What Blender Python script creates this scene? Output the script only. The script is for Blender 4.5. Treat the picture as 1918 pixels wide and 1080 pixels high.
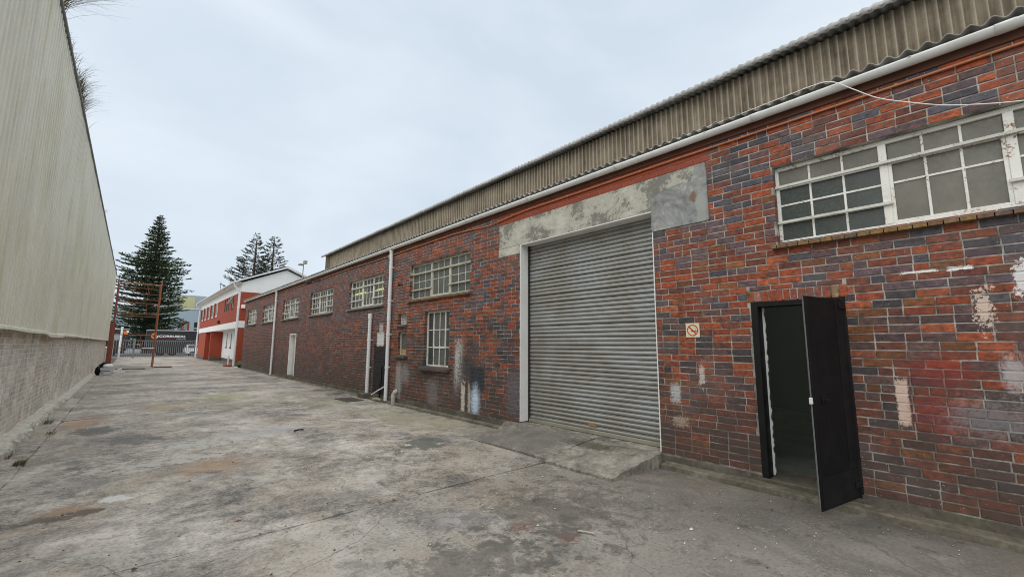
import bpy, math, random
from mathutils import Vector, Matrix, noise as mnoise

for o in list(bpy.data.objects): bpy.data.objects.remove(o)
scene = bpy.context.scene
COL = scene.collection
R = math.radians
rng = random.Random(7)

# ------------------------------------------------------------------ camera
CR = Vector((0.74667972, -0.66516527, 0.00495643))
CU = Vector((-0.09123007, -0.09502361, 0.99128583))
CF = Vector((0.65889792, 0.74062519, 0.13163528))
CP = Vector((-5.73, 0.0, 1.65))
cam_d = bpy.data.cameras.new('camera')
cam = bpy.data.objects.new('camera', cam_d); COL.objects.link(cam)
cam_d.sensor_width = 36.0; cam_d.sensor_fit = 'HORIZONTAL'
cam_d.lens = 795 / 1918 * 36
cam_d.clip_start = 0.05; cam_d.clip_end = 3000
M = Matrix.Identity(4)
for i in range(3):
    M[i][0] = CR[i]; M[i][1] = CU[i]; M[i][2] = -CF[i]; M[i][3] = CP[i]
cam.matrix_world = M
scene.camera = cam

# ------------------------------------------------------------------ sky, sun, exposure
SUN_EL, SUN_AZ = 64, 255          # azimuth clockwise from +Y
w = bpy.data.worlds.new('World'); scene.world = w; w.use_nodes = True
nt = w.node_tree; nt.nodes.clear()
out = nt.nodes.new('ShaderNodeOutputWorld')
sky = nt.nodes.new('ShaderNodeTexSky'); sky.sky_type = 'NISHITA'; sky.sun_disc = False
sky.sun_elevation = R(SUN_EL); sky.sun_rotation = R(SUN_AZ)
bg1 = nt.nodes.new('ShaderNodeBackground'); bg1.inputs[1].default_value = 0.06
nt.links.new(sky.outputs[0], bg1.inputs[0])
tc = nt.nodes.new('ShaderNodeTexCoord')
mp = nt.nodes.new('ShaderNodeMapping'); mp.inputs['Scale'].default_value = (1, 1, 2.2)
nt.links.new(tc.outputs['Generated'], mp.inputs[0])
nz = nt.nodes.new('ShaderNodeTexNoise'); nz.inputs['Scale'].default_value = 2.2; nz.inputs['Detail'].default_value = 6; nz.inputs['Distortion'].default_value = .4
nt.links.new(mp.outputs[0], nz.inputs[0])
cr = nt.nodes.new('ShaderNodeValToRGB')
cr.color_ramp.elements[0].position = 0.36; cr.color_ramp.elements[0].color = (0.635, 0.725, 0.825, 1)
cr.color_ramp.elements[1].position = 0.64; cr.color_ramp.elements[1].color = (0.755, 0.835, 0.915, 1)
nt.links.new(nz.outputs[0], cr.inputs[0])
bg2 = nt.nodes.new('ShaderNodeBackground'); bg2.inputs[1].default_value = 0.625
nt.links.new(cr.outputs[0], bg2.inputs[0])
mx = nt.nodes.new('ShaderNodeMixShader'); mx.inputs[0].default_value = 0.92
nt.links.new(bg1.outputs[0], mx.inputs[1]); nt.links.new(bg2.outputs[0], mx.inputs[2])
nt.links.new(mx.outputs[0], out.inputs[0])

sl = bpy.data.lights.new('sun', 'SUN'); sl.energy = 1.5; sl.angle = R(110); sl.color = (1.0, 0.93, 0.82)
so = bpy.data.objects.new('sun', sl); COL.objects.link(so)
az, el = R(SUN_AZ), R(SUN_EL)
sd = Vector((math.sin(az) * math.cos(el), math.cos(az) * math.cos(el), math.sin(el)))
so.rotation_euler = (-sd).to_track_quat('-Z', 'Y').to_euler(); so.location = (-20, 10, 30)
vs = scene.view_settings
vs.view_transform = 'Standard'; vs.look = 'None'; vs.exposure = 0.8; vs.gamma = 1.0; vs.use_curve_mapping = False

scene.cycles.filter_width = 1.0

# ------------------------------------------------------------------ helpers: objects
def proj(p):
    v = Vector(p) - CP; d = v.dot(CF)
    if d < 0.05: return None
    return 959 + 795 * v.dot(CR) / d, 540 - 795 * v.dot(CU) / d

class MB:
    def __init__(s): s.v = []; s.f = []; s.c = []; s.tone = None
    def add(s, vs, fs):
        b = len(s.v); s.v += [tuple(p) for p in vs]; s.f += [tuple(b + i for i in q) for q in fs]
        if s.tone is not None: s.c += [s.tone] * len(vs)
    def box(s, x0, x1, y0, y1, z0, z1, j=0.0):
        vs = [(x, y, z) for x in (x0, x1) for y in (y0, y1) for z in (z0, z1)]
        if j: vs = [(a + rng.uniform(-j, j), b + rng.uniform(-j, j), c + rng.uniform(-j, j)) for a, b, c in vs]
        s.add(vs, [(0, 1, 3, 2), (4, 6, 7, 5), (0, 4, 5, 1), (2, 3, 7, 6), (0, 2, 6, 4), (1, 5, 7, 3)])
        return s
    def bbox(s, x0, x1, y0, y1, z0, z1, b):      # box with all edges chamfered
        if x0 > x1: x0, x1 = x1, x0
        if y0 > y1: y0, y1 = y1, y0
        if z0 > z1: z0, z1 = z1, z0
        b = min(b, (x1 - x0) * .45, (y1 - y0) * .45, (z1 - z0) * .45)
        lo, hi = (x0, y0, z0), (x1, y1, z1); vs = []; idx = {}
        for ix in (0, 1):
            for iy in (0, 1):
                for iz in (0, 1):
                    c = [(lo, hi)[q][k] for k, q in enumerate((ix, iy, iz))]
                    ins = [c[k] + (b if (ix, iy, iz)[k] == 0 else -b) for k in range(3)]
                    for a in range(3):
                        p = list(ins); p[a] = c[a]; idx[(ix, iy, iz, a)] = len(vs); vs.append(p)
        fs = []
        for a in range(3):
            o1, o2 = [k for k in range(3) if k != a]
            for sde in (0, 1):
                q = []
                for u, v2 in ((0, 0), (1, 0), (1, 1), (0, 1)):
                    t = [0, 0, 0]; t[a] = sde; t[o1] = u; t[o2] = v2; q.append(idx[(*t, a)])
                fs.append(q)
        for a in range(3):
            o1, o2 = [k for k in range(3) if k != a]
            for u in (0, 1):
                for v2 in (0, 1):
                    t0 = [0, 0, 0]; t0[o1] = u; t0[o2] = v2; t1 = list(t0); t1[a] = 1
                    fs.append((idx[(*t0, o1)], idx[(*t1, o1)], idx[(*t1, o2)], idx[(*t0, o2)]))
        for t in [(i, j, k) for i in (0, 1) for j in (0, 1) for k in (0, 1)]:
            fs.append((idx[(*t, 0)], idx[(*t, 1)], idx[(*t, 2)]))
        s.add(vs, fs); return s
    def tube(s, pts, r, n=8, cap=True, r2=None):
        pts = [Vector(p) for p in pts]; rings = []
        for i, p in enumerate(pts):
            t = (pts[min(i + 1, len(pts) - 1)] - pts[max(i - 1, 0)]).normalized()
            a = Vector((0, 0, 1)) if abs(t.z) < .9 else Vector((0, 1, 0))
            u = t.cross(a).normalized(); v = t.cross(u)
            rr = r if r2 is None else r + (r2 - r) * i / (len(pts) - 1)
            rings.append([p + (u * math.cos(2 * math.pi * k / n) + v * math.sin(2 * math.pi * k / n)) * rr for k in range(n)])
        vs = [q for g in rings for q in g]; fs = []
        for i in range(len(pts) - 1):
            for k in range(n):
                fs.append((i * n + k, i * n + (k + 1) % n, (i + 1) * n + (k + 1) % n, (i + 1) * n + k))
        if cap:
            b = len(vs); vs = vs + rings[0] + rings[-1]
            fs.append(tuple(b + k for k in range(n))[::-1]); fs.append(tuple(b + n + k for k in range(n)))
        s.add(vs, fs); return s
    def prism(s, poly, axis, a0, a1):            # polygon in the two other axes extruded along axis
        o1, o2 = [k for k in range(3) if k != axis]; vs = []
        for a in (a0, a1):
            for p in poly:
                q = [0, 0, 0]; q[axis] = a; q[o1] = p[0]; q[o2] = p[1]; vs.append(q)
        n = len(poly)
        fs = [tuple(range(n)), tuple(range(n, 2 * n))[::-1]] + [(k, (k + 1) % n, n + (k + 1) % n, n + k) for k in range(n)]
        s.add(vs, fs); return s
    def quad(s, *ps): s.add(ps, [tuple(range(len(ps)))]); return s
    def mesh(s, name):
        me = bpy.data.meshes.new(name); me.from_pydata(s.v, [], s.f)
        if s.tone is not None:
            at = me.attributes.new('tone', 'FLOAT_COLOR', 'POINT')
            flat = []
            for c in s.c: flat += [c[0], c[1], c[2], 1.0]
            at.data.foreach_set('color', flat)
        return me
    def build(s, name, mat, parent=None, smooth=False, recalc=True):
        me = s.mesh(name)
        if recalc:
            import bmesh
            bm = bmesh.new(); bm.from_mesh(me); bmesh.ops.recalc_face_normals(bm, faces=bm.faces); bm.to_mesh(me); bm.free()
        if smooth: me.polygons.foreach_set('use_smooth', [True] * len(me.polygons))
        return link(name, me, mat, parent)

def link(name, me, mat, parent=None, loc=None):
    o = bpy.data.objects.new(name, me); COL.objects.link(o)
    if mat is not None and len(me.materials) == 0: me.materials.append(mat)
    if parent is not None: o.parent = parent
    if loc is not None: o.location = loc
    return o
def empty(name, label, cat, loc=(0, 0, 0), group=None):
    o = bpy.data.objects.new(name, None); COL.objects.link(o); o.empty_display_size = .2
    ROOT[o.name] = Vector(loc); tag(o, label, cat, group); return o
ROOT = {}
def tag(o, label=None, cat=None, group=None, kind=None):
    if label: o['label'] = label
    if cat: o['category'] = cat
    if group: o['group'] = group
    if kind: o['kind'] = kind
    return o

# ------------------------------------------------------------------ helpers: materials
def newmat(name, rough=.7, col=(.5, .5, .5), metal=0.0, spec=.4):
    m = bpy.data.materials.new(name); m.use_nodes = True
    b = m.node_tree.nodes['Principled BSDF']
    b.inputs['Base Color'].default_value = (*col, 1); b.inputs['Roughness'].default_value = rough
    b.inputs['Metallic'].default_value = metal; b.inputs['Specular IOR Level'].default_value = spec
    return m, m.node_tree, b
def NODE(nt, t, **kw):
    n = nt.nodes.new(t)
    for k, v in kw.items(): setattr(n, k, v)
    return n
def put(nt, sock, v):
    if isinstance(v, bpy.types.NodeSocket): nt.links.new(v, sock)
    elif isinstance(v, (tuple, list)):
        sock.default_value = (*v, 1) if len(v) == 3 and len(sock.default_value) == 4 else v
    else: sock.default_value = v
def WP(nt): return NODE(nt, 'ShaderNodeNewGeometry').outputs['Position']
def OC(nt): return NODE(nt, 'ShaderNodeTexCoord').outputs['Object']
def SC(nt, vec, s, loc=(0, 0, 0)):
    n = NODE(nt, 'ShaderNodeMapping'); put(nt, n.inputs['Vector'], vec); n.inputs['Scale'].default_value = s; n.inputs['Location'].default_value = loc
    return n.outputs[0]
def NOISE(nt, vec, scale, detail=4, rough=.6, dist=0):
    n = NODE(nt, 'ShaderNodeTexNoise'); put(nt, n.inputs['Vector'], vec)
    n.inputs['Scale'].default_value = scale; n.inputs['Detail'].default_value = detail
    n.inputs['Roughness'].default_value = rough; n.inputs['Distortion'].default_value = dist
    return n.outputs[0]
def VOR(nt, vec, scale, feat='F1', out='Distance'):
    n = NODE(nt, 'ShaderNodeTexVoronoi', feature=feat); put(nt, n.inputs['Vector'], vec); n.inputs['Scale'].default_value = scale
    return n.outputs[out]
def RAMP(nt, f, els):
    n = NODE(nt, 'ShaderNodeValToRGB'); e = n.color_ramp.elements
    while len(e) < len(els): e.new(.5)
    for q, (p, c) in zip(e, els):
        q.position = p; q.color = (*c, 1) if len(c) == 3 else c
    put(nt, n.inputs[0], f); return n.outputs[0]
def RNG(nt, f, a, b, c=0., d=1., smooth=False):
    n = NODE(nt, 'ShaderNodeMapRange', interpolation_type='SMOOTHSTEP' if smooth else 'LINEAR')
    put(nt, n.inputs[0], f); n.inputs[1].default_value = a; n.inputs[2].default_value = b; n.inputs[3].default_value = c; n.inputs[4].default_value = d
    return n.outputs[0]
def MIX(nt, f, a, b, mode='MIX'):
    n = NODE(nt, 'ShaderNodeMix', data_type='RGBA', blend_type=mode)
    put(nt, n.inputs[0], f); put(nt, n.inputs[6], a); put(nt, n.inputs[7], b); return n.outputs[2]
def MATH(nt, op, a, b=0.):
    n = NODE(nt, 'ShaderNodeMath', operation=op); put(nt, n.inputs[0], a); put(nt, n.inputs[1], b); return n.outputs[0]
def SEP(nt, v):
    n = NODE(nt, 'ShaderNodeSeparateXYZ'); put(nt, n.inputs[0], v); return n.outputs
def BUMP(nt, b, h, strength=.3, dist=.01):
    n = NODE(nt, 'ShaderNodeBump'); put(nt, n.inputs['Height'], h); n.inputs['Strength'].default_value = strength; n.inputs['Distance'].default_value = dist
    nt.links.new(n.outputs[0], b.inputs['Normal'])

def stain_group():
    g = bpy.data.node_groups.new('stain_mask', 'ShaderNodeTree')
    for n, t in (('Pos', 'NodeSocketVector'), ('Centre', 'NodeSocketVector'), ('Inv', 'NodeSocketVector'), ('Noise', 'NodeSocketFloat'), ('Amp', 'NodeSocketFloat'), ('Soft', 'NodeSocketFloat'), ('Box', 'NodeSocketFloat'), ('Opacity', 'NodeSocketFloat')):
        g.interface.new_socket(n, in_out='INPUT', socket_type=t)
    g.interface.new_socket('Fac', in_out='OUTPUT', socket_type='NodeSocketFloat')
    gi = g.nodes.new('NodeGroupInput'); go = g.nodes.new('NodeGroupOutput')
    def vm(op, a, b=None):
        n = g.nodes.new('ShaderNodeVectorMath'); n.operation = op; g.links.new(a, n.inputs[0])
        if b is not None: g.links.new(b, n.inputs[1])
        return n
    d = vm('MULTIPLY', vm('SUBTRACT', gi.outputs['Pos'], gi.outputs['Centre']).outputs[0], gi.outputs['Inv']).outputs[0]
    ln = vm('LENGTH', d).outputs['Value']
    s = SEP(g, vm('ABSOLUTE', d).outputs[0])
    mxx = MATH(g, 'MAXIMUM', MATH(g, 'MAXIMUM', s[0], s[1]), s[2])
    m = g.nodes.new('ShaderNodeMix'); g.links.new(gi.outputs['Box'], m.inputs[0]); g.links.new(ln, m.inputs[2]); g.links.new(mxx, m.inputs[3])
    v = MATH(g, 'ADD', m.outputs[0], MATH(g, 'MULTIPLY', MATH(g, 'SUBTRACT', gi.outputs['Noise'], .5), gi.outputs['Amp']))
    mr = g.nodes.new('ShaderNodeMapRange'); mr.interpolation_type = 'SMOOTHSTEP'
    g.links.new(v, mr.inputs[0])
    g.links.new(MATH(g, 'ADD', 1.0, gi.outputs['Soft']), mr.inputs[1]); g.links.new(MATH(g, 'SUBTRACT', 1.0, gi.outputs['Soft']), mr.inputs[2])
    g.links.new(MATH(g, 'MULTIPLY', mr.outputs[0], gi.outputs['Opacity']), go.inputs[0])
    return g
SG = stain_group()
def STAIN(nt, pos, noi, col, centre, half, paint, amp=1.2, soft=.15, box=1., op=.9):
    n = NODE(nt, 'ShaderNodeGroup'); n.node_tree = SG
    put(nt, n.inputs['Pos'], pos); n.inputs['Centre'].default_value = centre
    n.inputs['Inv'].default_value = [1 / h if h else 0 for h in half]
    put(nt, n.inputs['Noise'], noi); n.inputs['Amp'].default_value = amp; n.inputs['Soft'].default_value = soft
    n.inputs['Box'].default_value = box; n.inputs['Opacity'].default_value = op
    return MIX(nt, n.outputs[0], col, paint)

# painted and splashed marks on the brick wall: (y, z, half y, half z, colour, edge noise, softness, box, opacity)
WALL_MARKS = [
    (12.42, .72, .52, .92, (.016, .016, .019), .12, .04, 1, .94),       # black painted panel by the pipes
    (12.52, 1.80, .24, .20, (.72, .72, .72), .35, .12, 1, .92),
    (12.50, 2.10, .13, .16, (.55, .55, .55), .7, .25, 1, .75),
    (11.25, .55, .16, .62, (.45, .44, .43), 1.0, .35, .4, .6),
    (10.9, .85, .26, .26, (.30, .32, .34), 1.0, .5, 0, .55),
    (8.28, 1.15, .17, .52, (.72, .70, .68), 1.5, .2, .6, .95),
    (7.95, .85, .42, .70, (.06, .056, .056), 1.4, .35, .4, .85),
    (8.10, .36, .07, .40, (.66, .58, .50), 1.1, .2, 1, .85),
    (7.86, .38, .05, .38, (.60, .53, .46), 1.1, .2, 1, .65),
    (7.58, .90, .25, .26, (.030, .038, .050), .45, .12, 1, .9),
    (7.64, .42, .14, .30, (.55, .68, .82), .7, .7, 0, .95),
    (9.42, .45, .24, .36, (.24, .235, .24), 1.0, .5, .3, .55),
    (9.9, .95, .55, .22, (.04, .036, .033), 1.2, .5, .3, .55),
    (6.40, .7, .18, .40, (.14, .16, .20), 1.0, .5, .3, .5),
    (3.00, 1.00, .07, .12, (.56, .58, .58), .7, .3, .8, .7),
    (2.62, 1.25, .035, .13, (.62, .56, .52), 1.5, .15, .6, .75),
    (2.95, .62, .11, .06, (.45, .38, .30), 1.5, .2, .5, .6),
    (.64, 1.11, .046, .21, (.74, .57, .47), .45, .15, 1, .85),
    (.34, 1.42, .22, .15, (.28, .020, .014), 1.2, .6, 0, .45),
    (.40, 1.03, .17, .17, (.28, .020, .014), 1.3, .6, 0, .45),
    (.08, 1.02, .24, .14, (.27, .27, .28), 1.3, .7, 0, .5),
    (-.10, 1.42, .07, .15, (.50, .50, .51), .9, .5, 0, .65),
    (.42, 2.384, .13, .012, (.80, .80, .80), .7, .1, 1, .95),
    (.14, 2.384, .08, .018, (.80, .80, .80), 1.0, .1, 1, .95),
    (.02, 1.99, .045, .15, (.70, .56, .46), 1.9, .1, .6, .85),
    (-.22, 2.25, .04, .13, (.78, .78, .78), 1.2, .12, .8, .85),
]
def wall_marks(nt, pos, col, marks=WALL_MARKS):
    if not marks: return col
    n1 = NOISE(nt, pos, 14, 5, .75); n2 = NOISE(nt, pos, 45, 3, .7)
    nn = RNG(nt, MATH(nt, 'ADD', MATH(nt, 'MULTIPLY', n1, .55), MATH(nt, 'MULTIPLY', n2, .45)), .34, .66)
    for (y, z, hy, hz, c, amp, soft, bx, op) in marks:
        col = STAIN(nt, pos, nn, col, (0, y, z), (0, hy, hz), c, amp * 1.4, soft, bx, op)
    return col

# brick: one tone per brick (point attribute) + firing mottle + splash dirt + paint
def brick_mat(marks):
    m, nt, b = newmat('brick', .72)
    pos = WP(nt)
    at = NODE(nt, 'ShaderNodeAttribute', attribute_name='tone').outputs['Color']
    n1 = NOISE(nt, SC(nt, pos, (1, .6, 1)), 24, 4, .72); n2 = NOISE(nt, pos, 90, 2, .6); n3 = NOISE(nt, pos, 1.3, 4, .65)
    c = MIX(nt, 1., at, RAMP(nt, n1, [(.34, (.36, .38, .44)), (.46, (.86, .86, .88)), (.55, (1.10, 1.07, 1.03)), (.66, (1.70, 1.52, 1.34))]), 'MULTIPLY')
    c = MIX(nt, RNG(nt, n2, .58, .70, 0, .7), c, (.05, .045, .045))
    c = MIX(nt, RNG(nt, n3, .50, .66, 0, .5), c, (.13, .105, .098))
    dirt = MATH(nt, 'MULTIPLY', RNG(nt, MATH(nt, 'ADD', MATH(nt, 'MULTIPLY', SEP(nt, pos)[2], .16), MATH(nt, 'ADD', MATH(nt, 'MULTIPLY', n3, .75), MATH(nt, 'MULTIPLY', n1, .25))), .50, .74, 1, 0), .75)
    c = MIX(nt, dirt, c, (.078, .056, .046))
    c = MIX(nt, MATH(nt, 'MULTIPLY', RNG(nt, VOR(nt, pos, 26), .05, .11, 1, 0), RNG(nt, n3, .44, .56)), c, (.62, .56, .5))
    c = wall_marks(nt, pos, c, marks)
    put(nt, b.inputs['Base Color'], c)
    put(nt, b.inputs['Roughness'], RNG(nt, n1, .3, .7, .55, .85))
    BUMP(nt, b, MATH(nt, 'ADD', n1, MATH(nt, 'MULTIPLY', n2, .6)), .6, .006)
    return m
def mortar_mat(marks):
    m, nt, b = newmat('mortar', .9)
    pos = WP(nt); n1 = NOISE(nt, pos, 5, 4, .65); n2 = NOISE(nt, pos, 120, 2)
    c = RAMP(nt, n1, [(.34, (.115, .106, .09)), (.46, (.275, .26, .23)), (.62, (.49, .47, .425))])
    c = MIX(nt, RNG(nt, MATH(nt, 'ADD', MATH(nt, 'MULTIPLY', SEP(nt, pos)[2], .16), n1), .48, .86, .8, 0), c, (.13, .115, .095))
    c = MIX(nt, RNG(nt, SEP(nt, pos)[1], 12, 26, 0, .35), c, (.24, .21, .20))
    c = wall_marks(nt, pos, c, marks)
    put(nt, b.inputs['Base Color'], c); BUMP(nt, b, n2, .6, .004)
    return m
BAND = (4.65, 4.31, 2.24, .125, (.33, .062, .026), .06, .03, 1, .72)   # red painted courses over the lintel
ZONES = [3.2, 6.1, 13.1]                         # the marks only occur between these
def zone(y): return 0 if y < ZONES[0] else 1 if ZONES[1] < y < ZONES[2] else 2
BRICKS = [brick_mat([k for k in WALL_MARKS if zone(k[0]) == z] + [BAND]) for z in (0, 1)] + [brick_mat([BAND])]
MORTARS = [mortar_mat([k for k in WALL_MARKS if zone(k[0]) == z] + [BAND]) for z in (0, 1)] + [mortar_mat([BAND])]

def concrete(name, cols, scale=1.0, bump=.5, moss=0., spots=0.):
    m, nt, b = newmat(name, .85)
    pos = WP(nt); n1 = NOISE(nt, pos, 1.6 * scale, 6, .65, .3); n2 = NOISE(nt, pos, 11 * scale, 5, .65); n3 = NOISE(nt, pos, 70, 4, .7)
    f = MATH(nt, 'ADD', MATH(nt, 'MULTIPLY', n1, .6), MATH(nt, 'MULTIPLY', n2, .4))
    c = RAMP(nt, f, [(.34, cols[0]), (.5, cols[1]), (.64, cols[2])])
    c = MIX(nt, RNG(nt, n3, .55, .75, 0, .4), c, tuple(v * .45 for v in cols[1]))
    if spots: c = MIX(nt, RNG(nt, VOR(nt, pos, 14), .05, .09, spots, 0), c, (.03, .028, .025))
    if moss: c = MIX(nt, RNG(nt, NOISE(nt, pos, 3.2, 4), .5, .7, 0, moss), c, (.085, .095, .035))
    put(nt, b.inputs['Base Color'], c)
    BUMP(nt, b, MATH(nt, 'ADD', MATH(nt, 'MULTIPLY', n2, .8), MATH(nt, 'MULTIPLY', n3, .5)), bump, .012)
    return m
m_plinth = concrete('plinth_plaster', ((.055, .048, .038), (.115, .10, .08), (.19, .172, .14)), 1.2, .7, .4)
m_toe = concrete('toe_cement', ((.07, .06, .046), (.15, .13, .10), (.26, .24, .19)), 1.6, .7, .45)
m_lintel, nt, b = newmat('raw_concrete', .85)
pos = WP(nt); n1 = NOISE(nt, SC(nt, pos, (1, .7, 1)), 1.9, 8, .72, .3); n2 = NOISE(nt, pos, 16, 5, .75); n3 = NOISE(nt, pos, 70, 4, .7)
c = RAMP(nt, MATH(nt, 'ADD', MATH(nt, 'MULTIPLY', n2, .25), MATH(nt, 'MULTIPLY', n1, .75)), [(.40, (.20, .195, .17)), (.475, (.25, .245, .215)), (.49, (.43, .42, .355)), (.56, (.50, .49, .42)), (.575, (.56, .55, .48)), (.66, (.60, .59, .52))])
c = MIX(nt, RNG(nt, n2, .58, .72, 0, .6), c, (.16, .155, .14))
c = MIX(nt, RNG(nt, VOR(nt, pos, 11), .06, .10, .9, 0), c, (.04, .037, .03))
put(nt, b.inputs['Base Color'], c); BUMP(nt, b, MATH(nt, 'ADD', n2, MATH(nt, 'MULTIPLY', n3, .4)), .6, .01)
m_patch, nt, b = newmat('cement_patch', .8)
pos = WP(nt); n1 = NOISE(nt, pos, 3.6, 8, .72, .7); n2 = NOISE(nt, pos, 40, 4)
c = RAMP(nt, n1, [(.36, (.16, .162, .158)), (.47, (.25, .255, .248)), (.55, (.31, .315, .305)), (.64, (.45, .455, .43))])
c = STAIN(nt, pos, NOISE(nt, pos, 16, 4), c, (0, 2.60, 3.72), (0, .05, .07), (.19, .09, .05), 2.0, .4, 0, .8)
c = STAIN(nt, pos, NOISE(nt, pos, 9, 4), c, (0, 2.50, 3.55), (0, .07, .3), (.36, .37, .35), 2.0, .4, .5, .8)
put(nt, b.inputs['Base Color'], c); BUMP(nt, b, n1, .5, .02)
m_kerb = concrete('kerb_concrete', ((.30, .28, .225), (.52, .49, .41), (.72, .69, .60)), 2.0, .9, .35)
m_earth = concrete('joint_earth', ((.06, .055, .045), (.13, .12, .095), (.22, .20, .16)), 2.5, .8, .5)
m_dirtfloor = concrete('inside_floor', ((.10, .11, .095), (.15, .16, .14), (.2, .21, .19)), 1.0, .2)
m_intwall, nt, b = newmat('inside_plaster', .85, (.36, .39, .35))

# yard concrete
m_yard, nt, b = newmat('yard_concrete', .8)
pos = WP(nt); sx = SEP(nt, pos)
p2 = SC(nt, pos, (1, .8, 1))
nA = NOISE(nt, p2, .45, 4, .6, .5); nB = NOISE(nt, p2, 1.5, 7, .74, .35); nC = NOISE(nt, pos, 6.5, 7, .80); nD = NOISE(nt, pos, 30, 4, .8)
f = RNG(nt, MATH(nt, 'ADD', MATH(nt, 'MULTIPLY', nA, .26), MATH(nt, 'ADD', MATH(nt, 'MULTIPLY', nB, .40), MATH(nt, 'MULTIPLY', nC, .34))), .40, .60)
c = RAMP(nt, f, [(.04, (.068, .061, .054)), (.25, (.165, .149, .130)), (.46, (.305, .277, .243)), (.68, (.435, .40, .355)), (.92, (.60, .56, .505))])
c = MIX(nt, RNG(nt, NOISE(nt, SC(nt, pos, (1, .8, 1), (5, 3, 0)), .8, 6, .7, .6), .46, .64, 0, .55), c, (.33, .265, .19))        # tan dust
c = MIX(nt, RNG(nt, NOISE(nt, SC(nt, pos, (1, 1, 1), (31, 7, 0)), .7, 6, .7, .8), .52, .64, 0, .6), c, (.145, .142, .142))   # grey worn patches
c = MIX(nt, RNG(nt, NOISE(nt, SC(nt, pos, (1, .8, 1), (3, 57, 0)), 1.7, 8, .78, .6), .56, .66, 0, .7), c, (.50, .485, .44))    # pale scuffs
c = MIX(nt, RNG(nt, NOISE(nt, SC(nt, pos, (1, 1, 1), (13, 5, 0)), 2.4, 7, .76, .4), .56, .68, 0, .7), c, (.062, .058, .052))    # oil
c = MIX(nt, RNG(nt, nD, .53, .66, 0, .6), c, (.075, .069, .059))
c = MIX(nt, RNG(nt, nD, .34, .46, .6, 0), c, (.52, .49, .42))
chips = MATH(nt, 'MULTIPLY', RNG(nt, VOR(nt, pos, 17), .07, .11, .9, 0), RNG(nt, nC, .47, .55))
c = MIX(nt, chips, c, (.58, .56, .51))
wp = NODE(nt, 'ShaderNodeVectorMath', operation='ADD'); put(nt, wp.inputs[0], pos)
wn_ = NODE(nt, 'ShaderNodeTexNoise'); put(nt, wn_.inputs['Vector'], pos); wn_.inputs['Scale'].default_value = 1.6; wn_.inputs['Detail'].default_value = 6
ws = NODE(nt, 'ShaderNodeVectorMath', operation='SCALE'); put(nt, ws.inputs[0], wn_.outputs['Color']); ws.inputs['Scale'].default_value = .55; nt.links.new(ws.outputs[0], wp.inputs[1])
wf = NODE(nt, 'ShaderNodeVectorMath', operation='MULTIPLY'); nt.links.new(wp.outputs[0], wf.inputs[0]); wf.inputs[1].default_value = (1, 1, 0)
crk = MATH(nt, 'MULTIPLY', RNG(nt, VOR(nt, wf.outputs[0], .42, 'DISTANCE_TO_EDGE'), .0008, .0042, .5, 0), RNG(nt, nA, .47, .56))
c = MIX(nt, crk, c, (.04, .037, .03))                                                          # hairline cracks
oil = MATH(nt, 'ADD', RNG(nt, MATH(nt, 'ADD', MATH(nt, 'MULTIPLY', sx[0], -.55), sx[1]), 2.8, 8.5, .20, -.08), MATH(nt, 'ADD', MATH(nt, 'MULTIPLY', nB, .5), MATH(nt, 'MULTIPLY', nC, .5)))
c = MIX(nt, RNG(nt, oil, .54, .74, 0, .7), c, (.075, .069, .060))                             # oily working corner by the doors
sn = RNG(nt, NOISE(nt, SC(nt, pos, (1, 1, 1), (2, 9, 0)), 4.5, 8, .76, .3), .34, .66)
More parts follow.
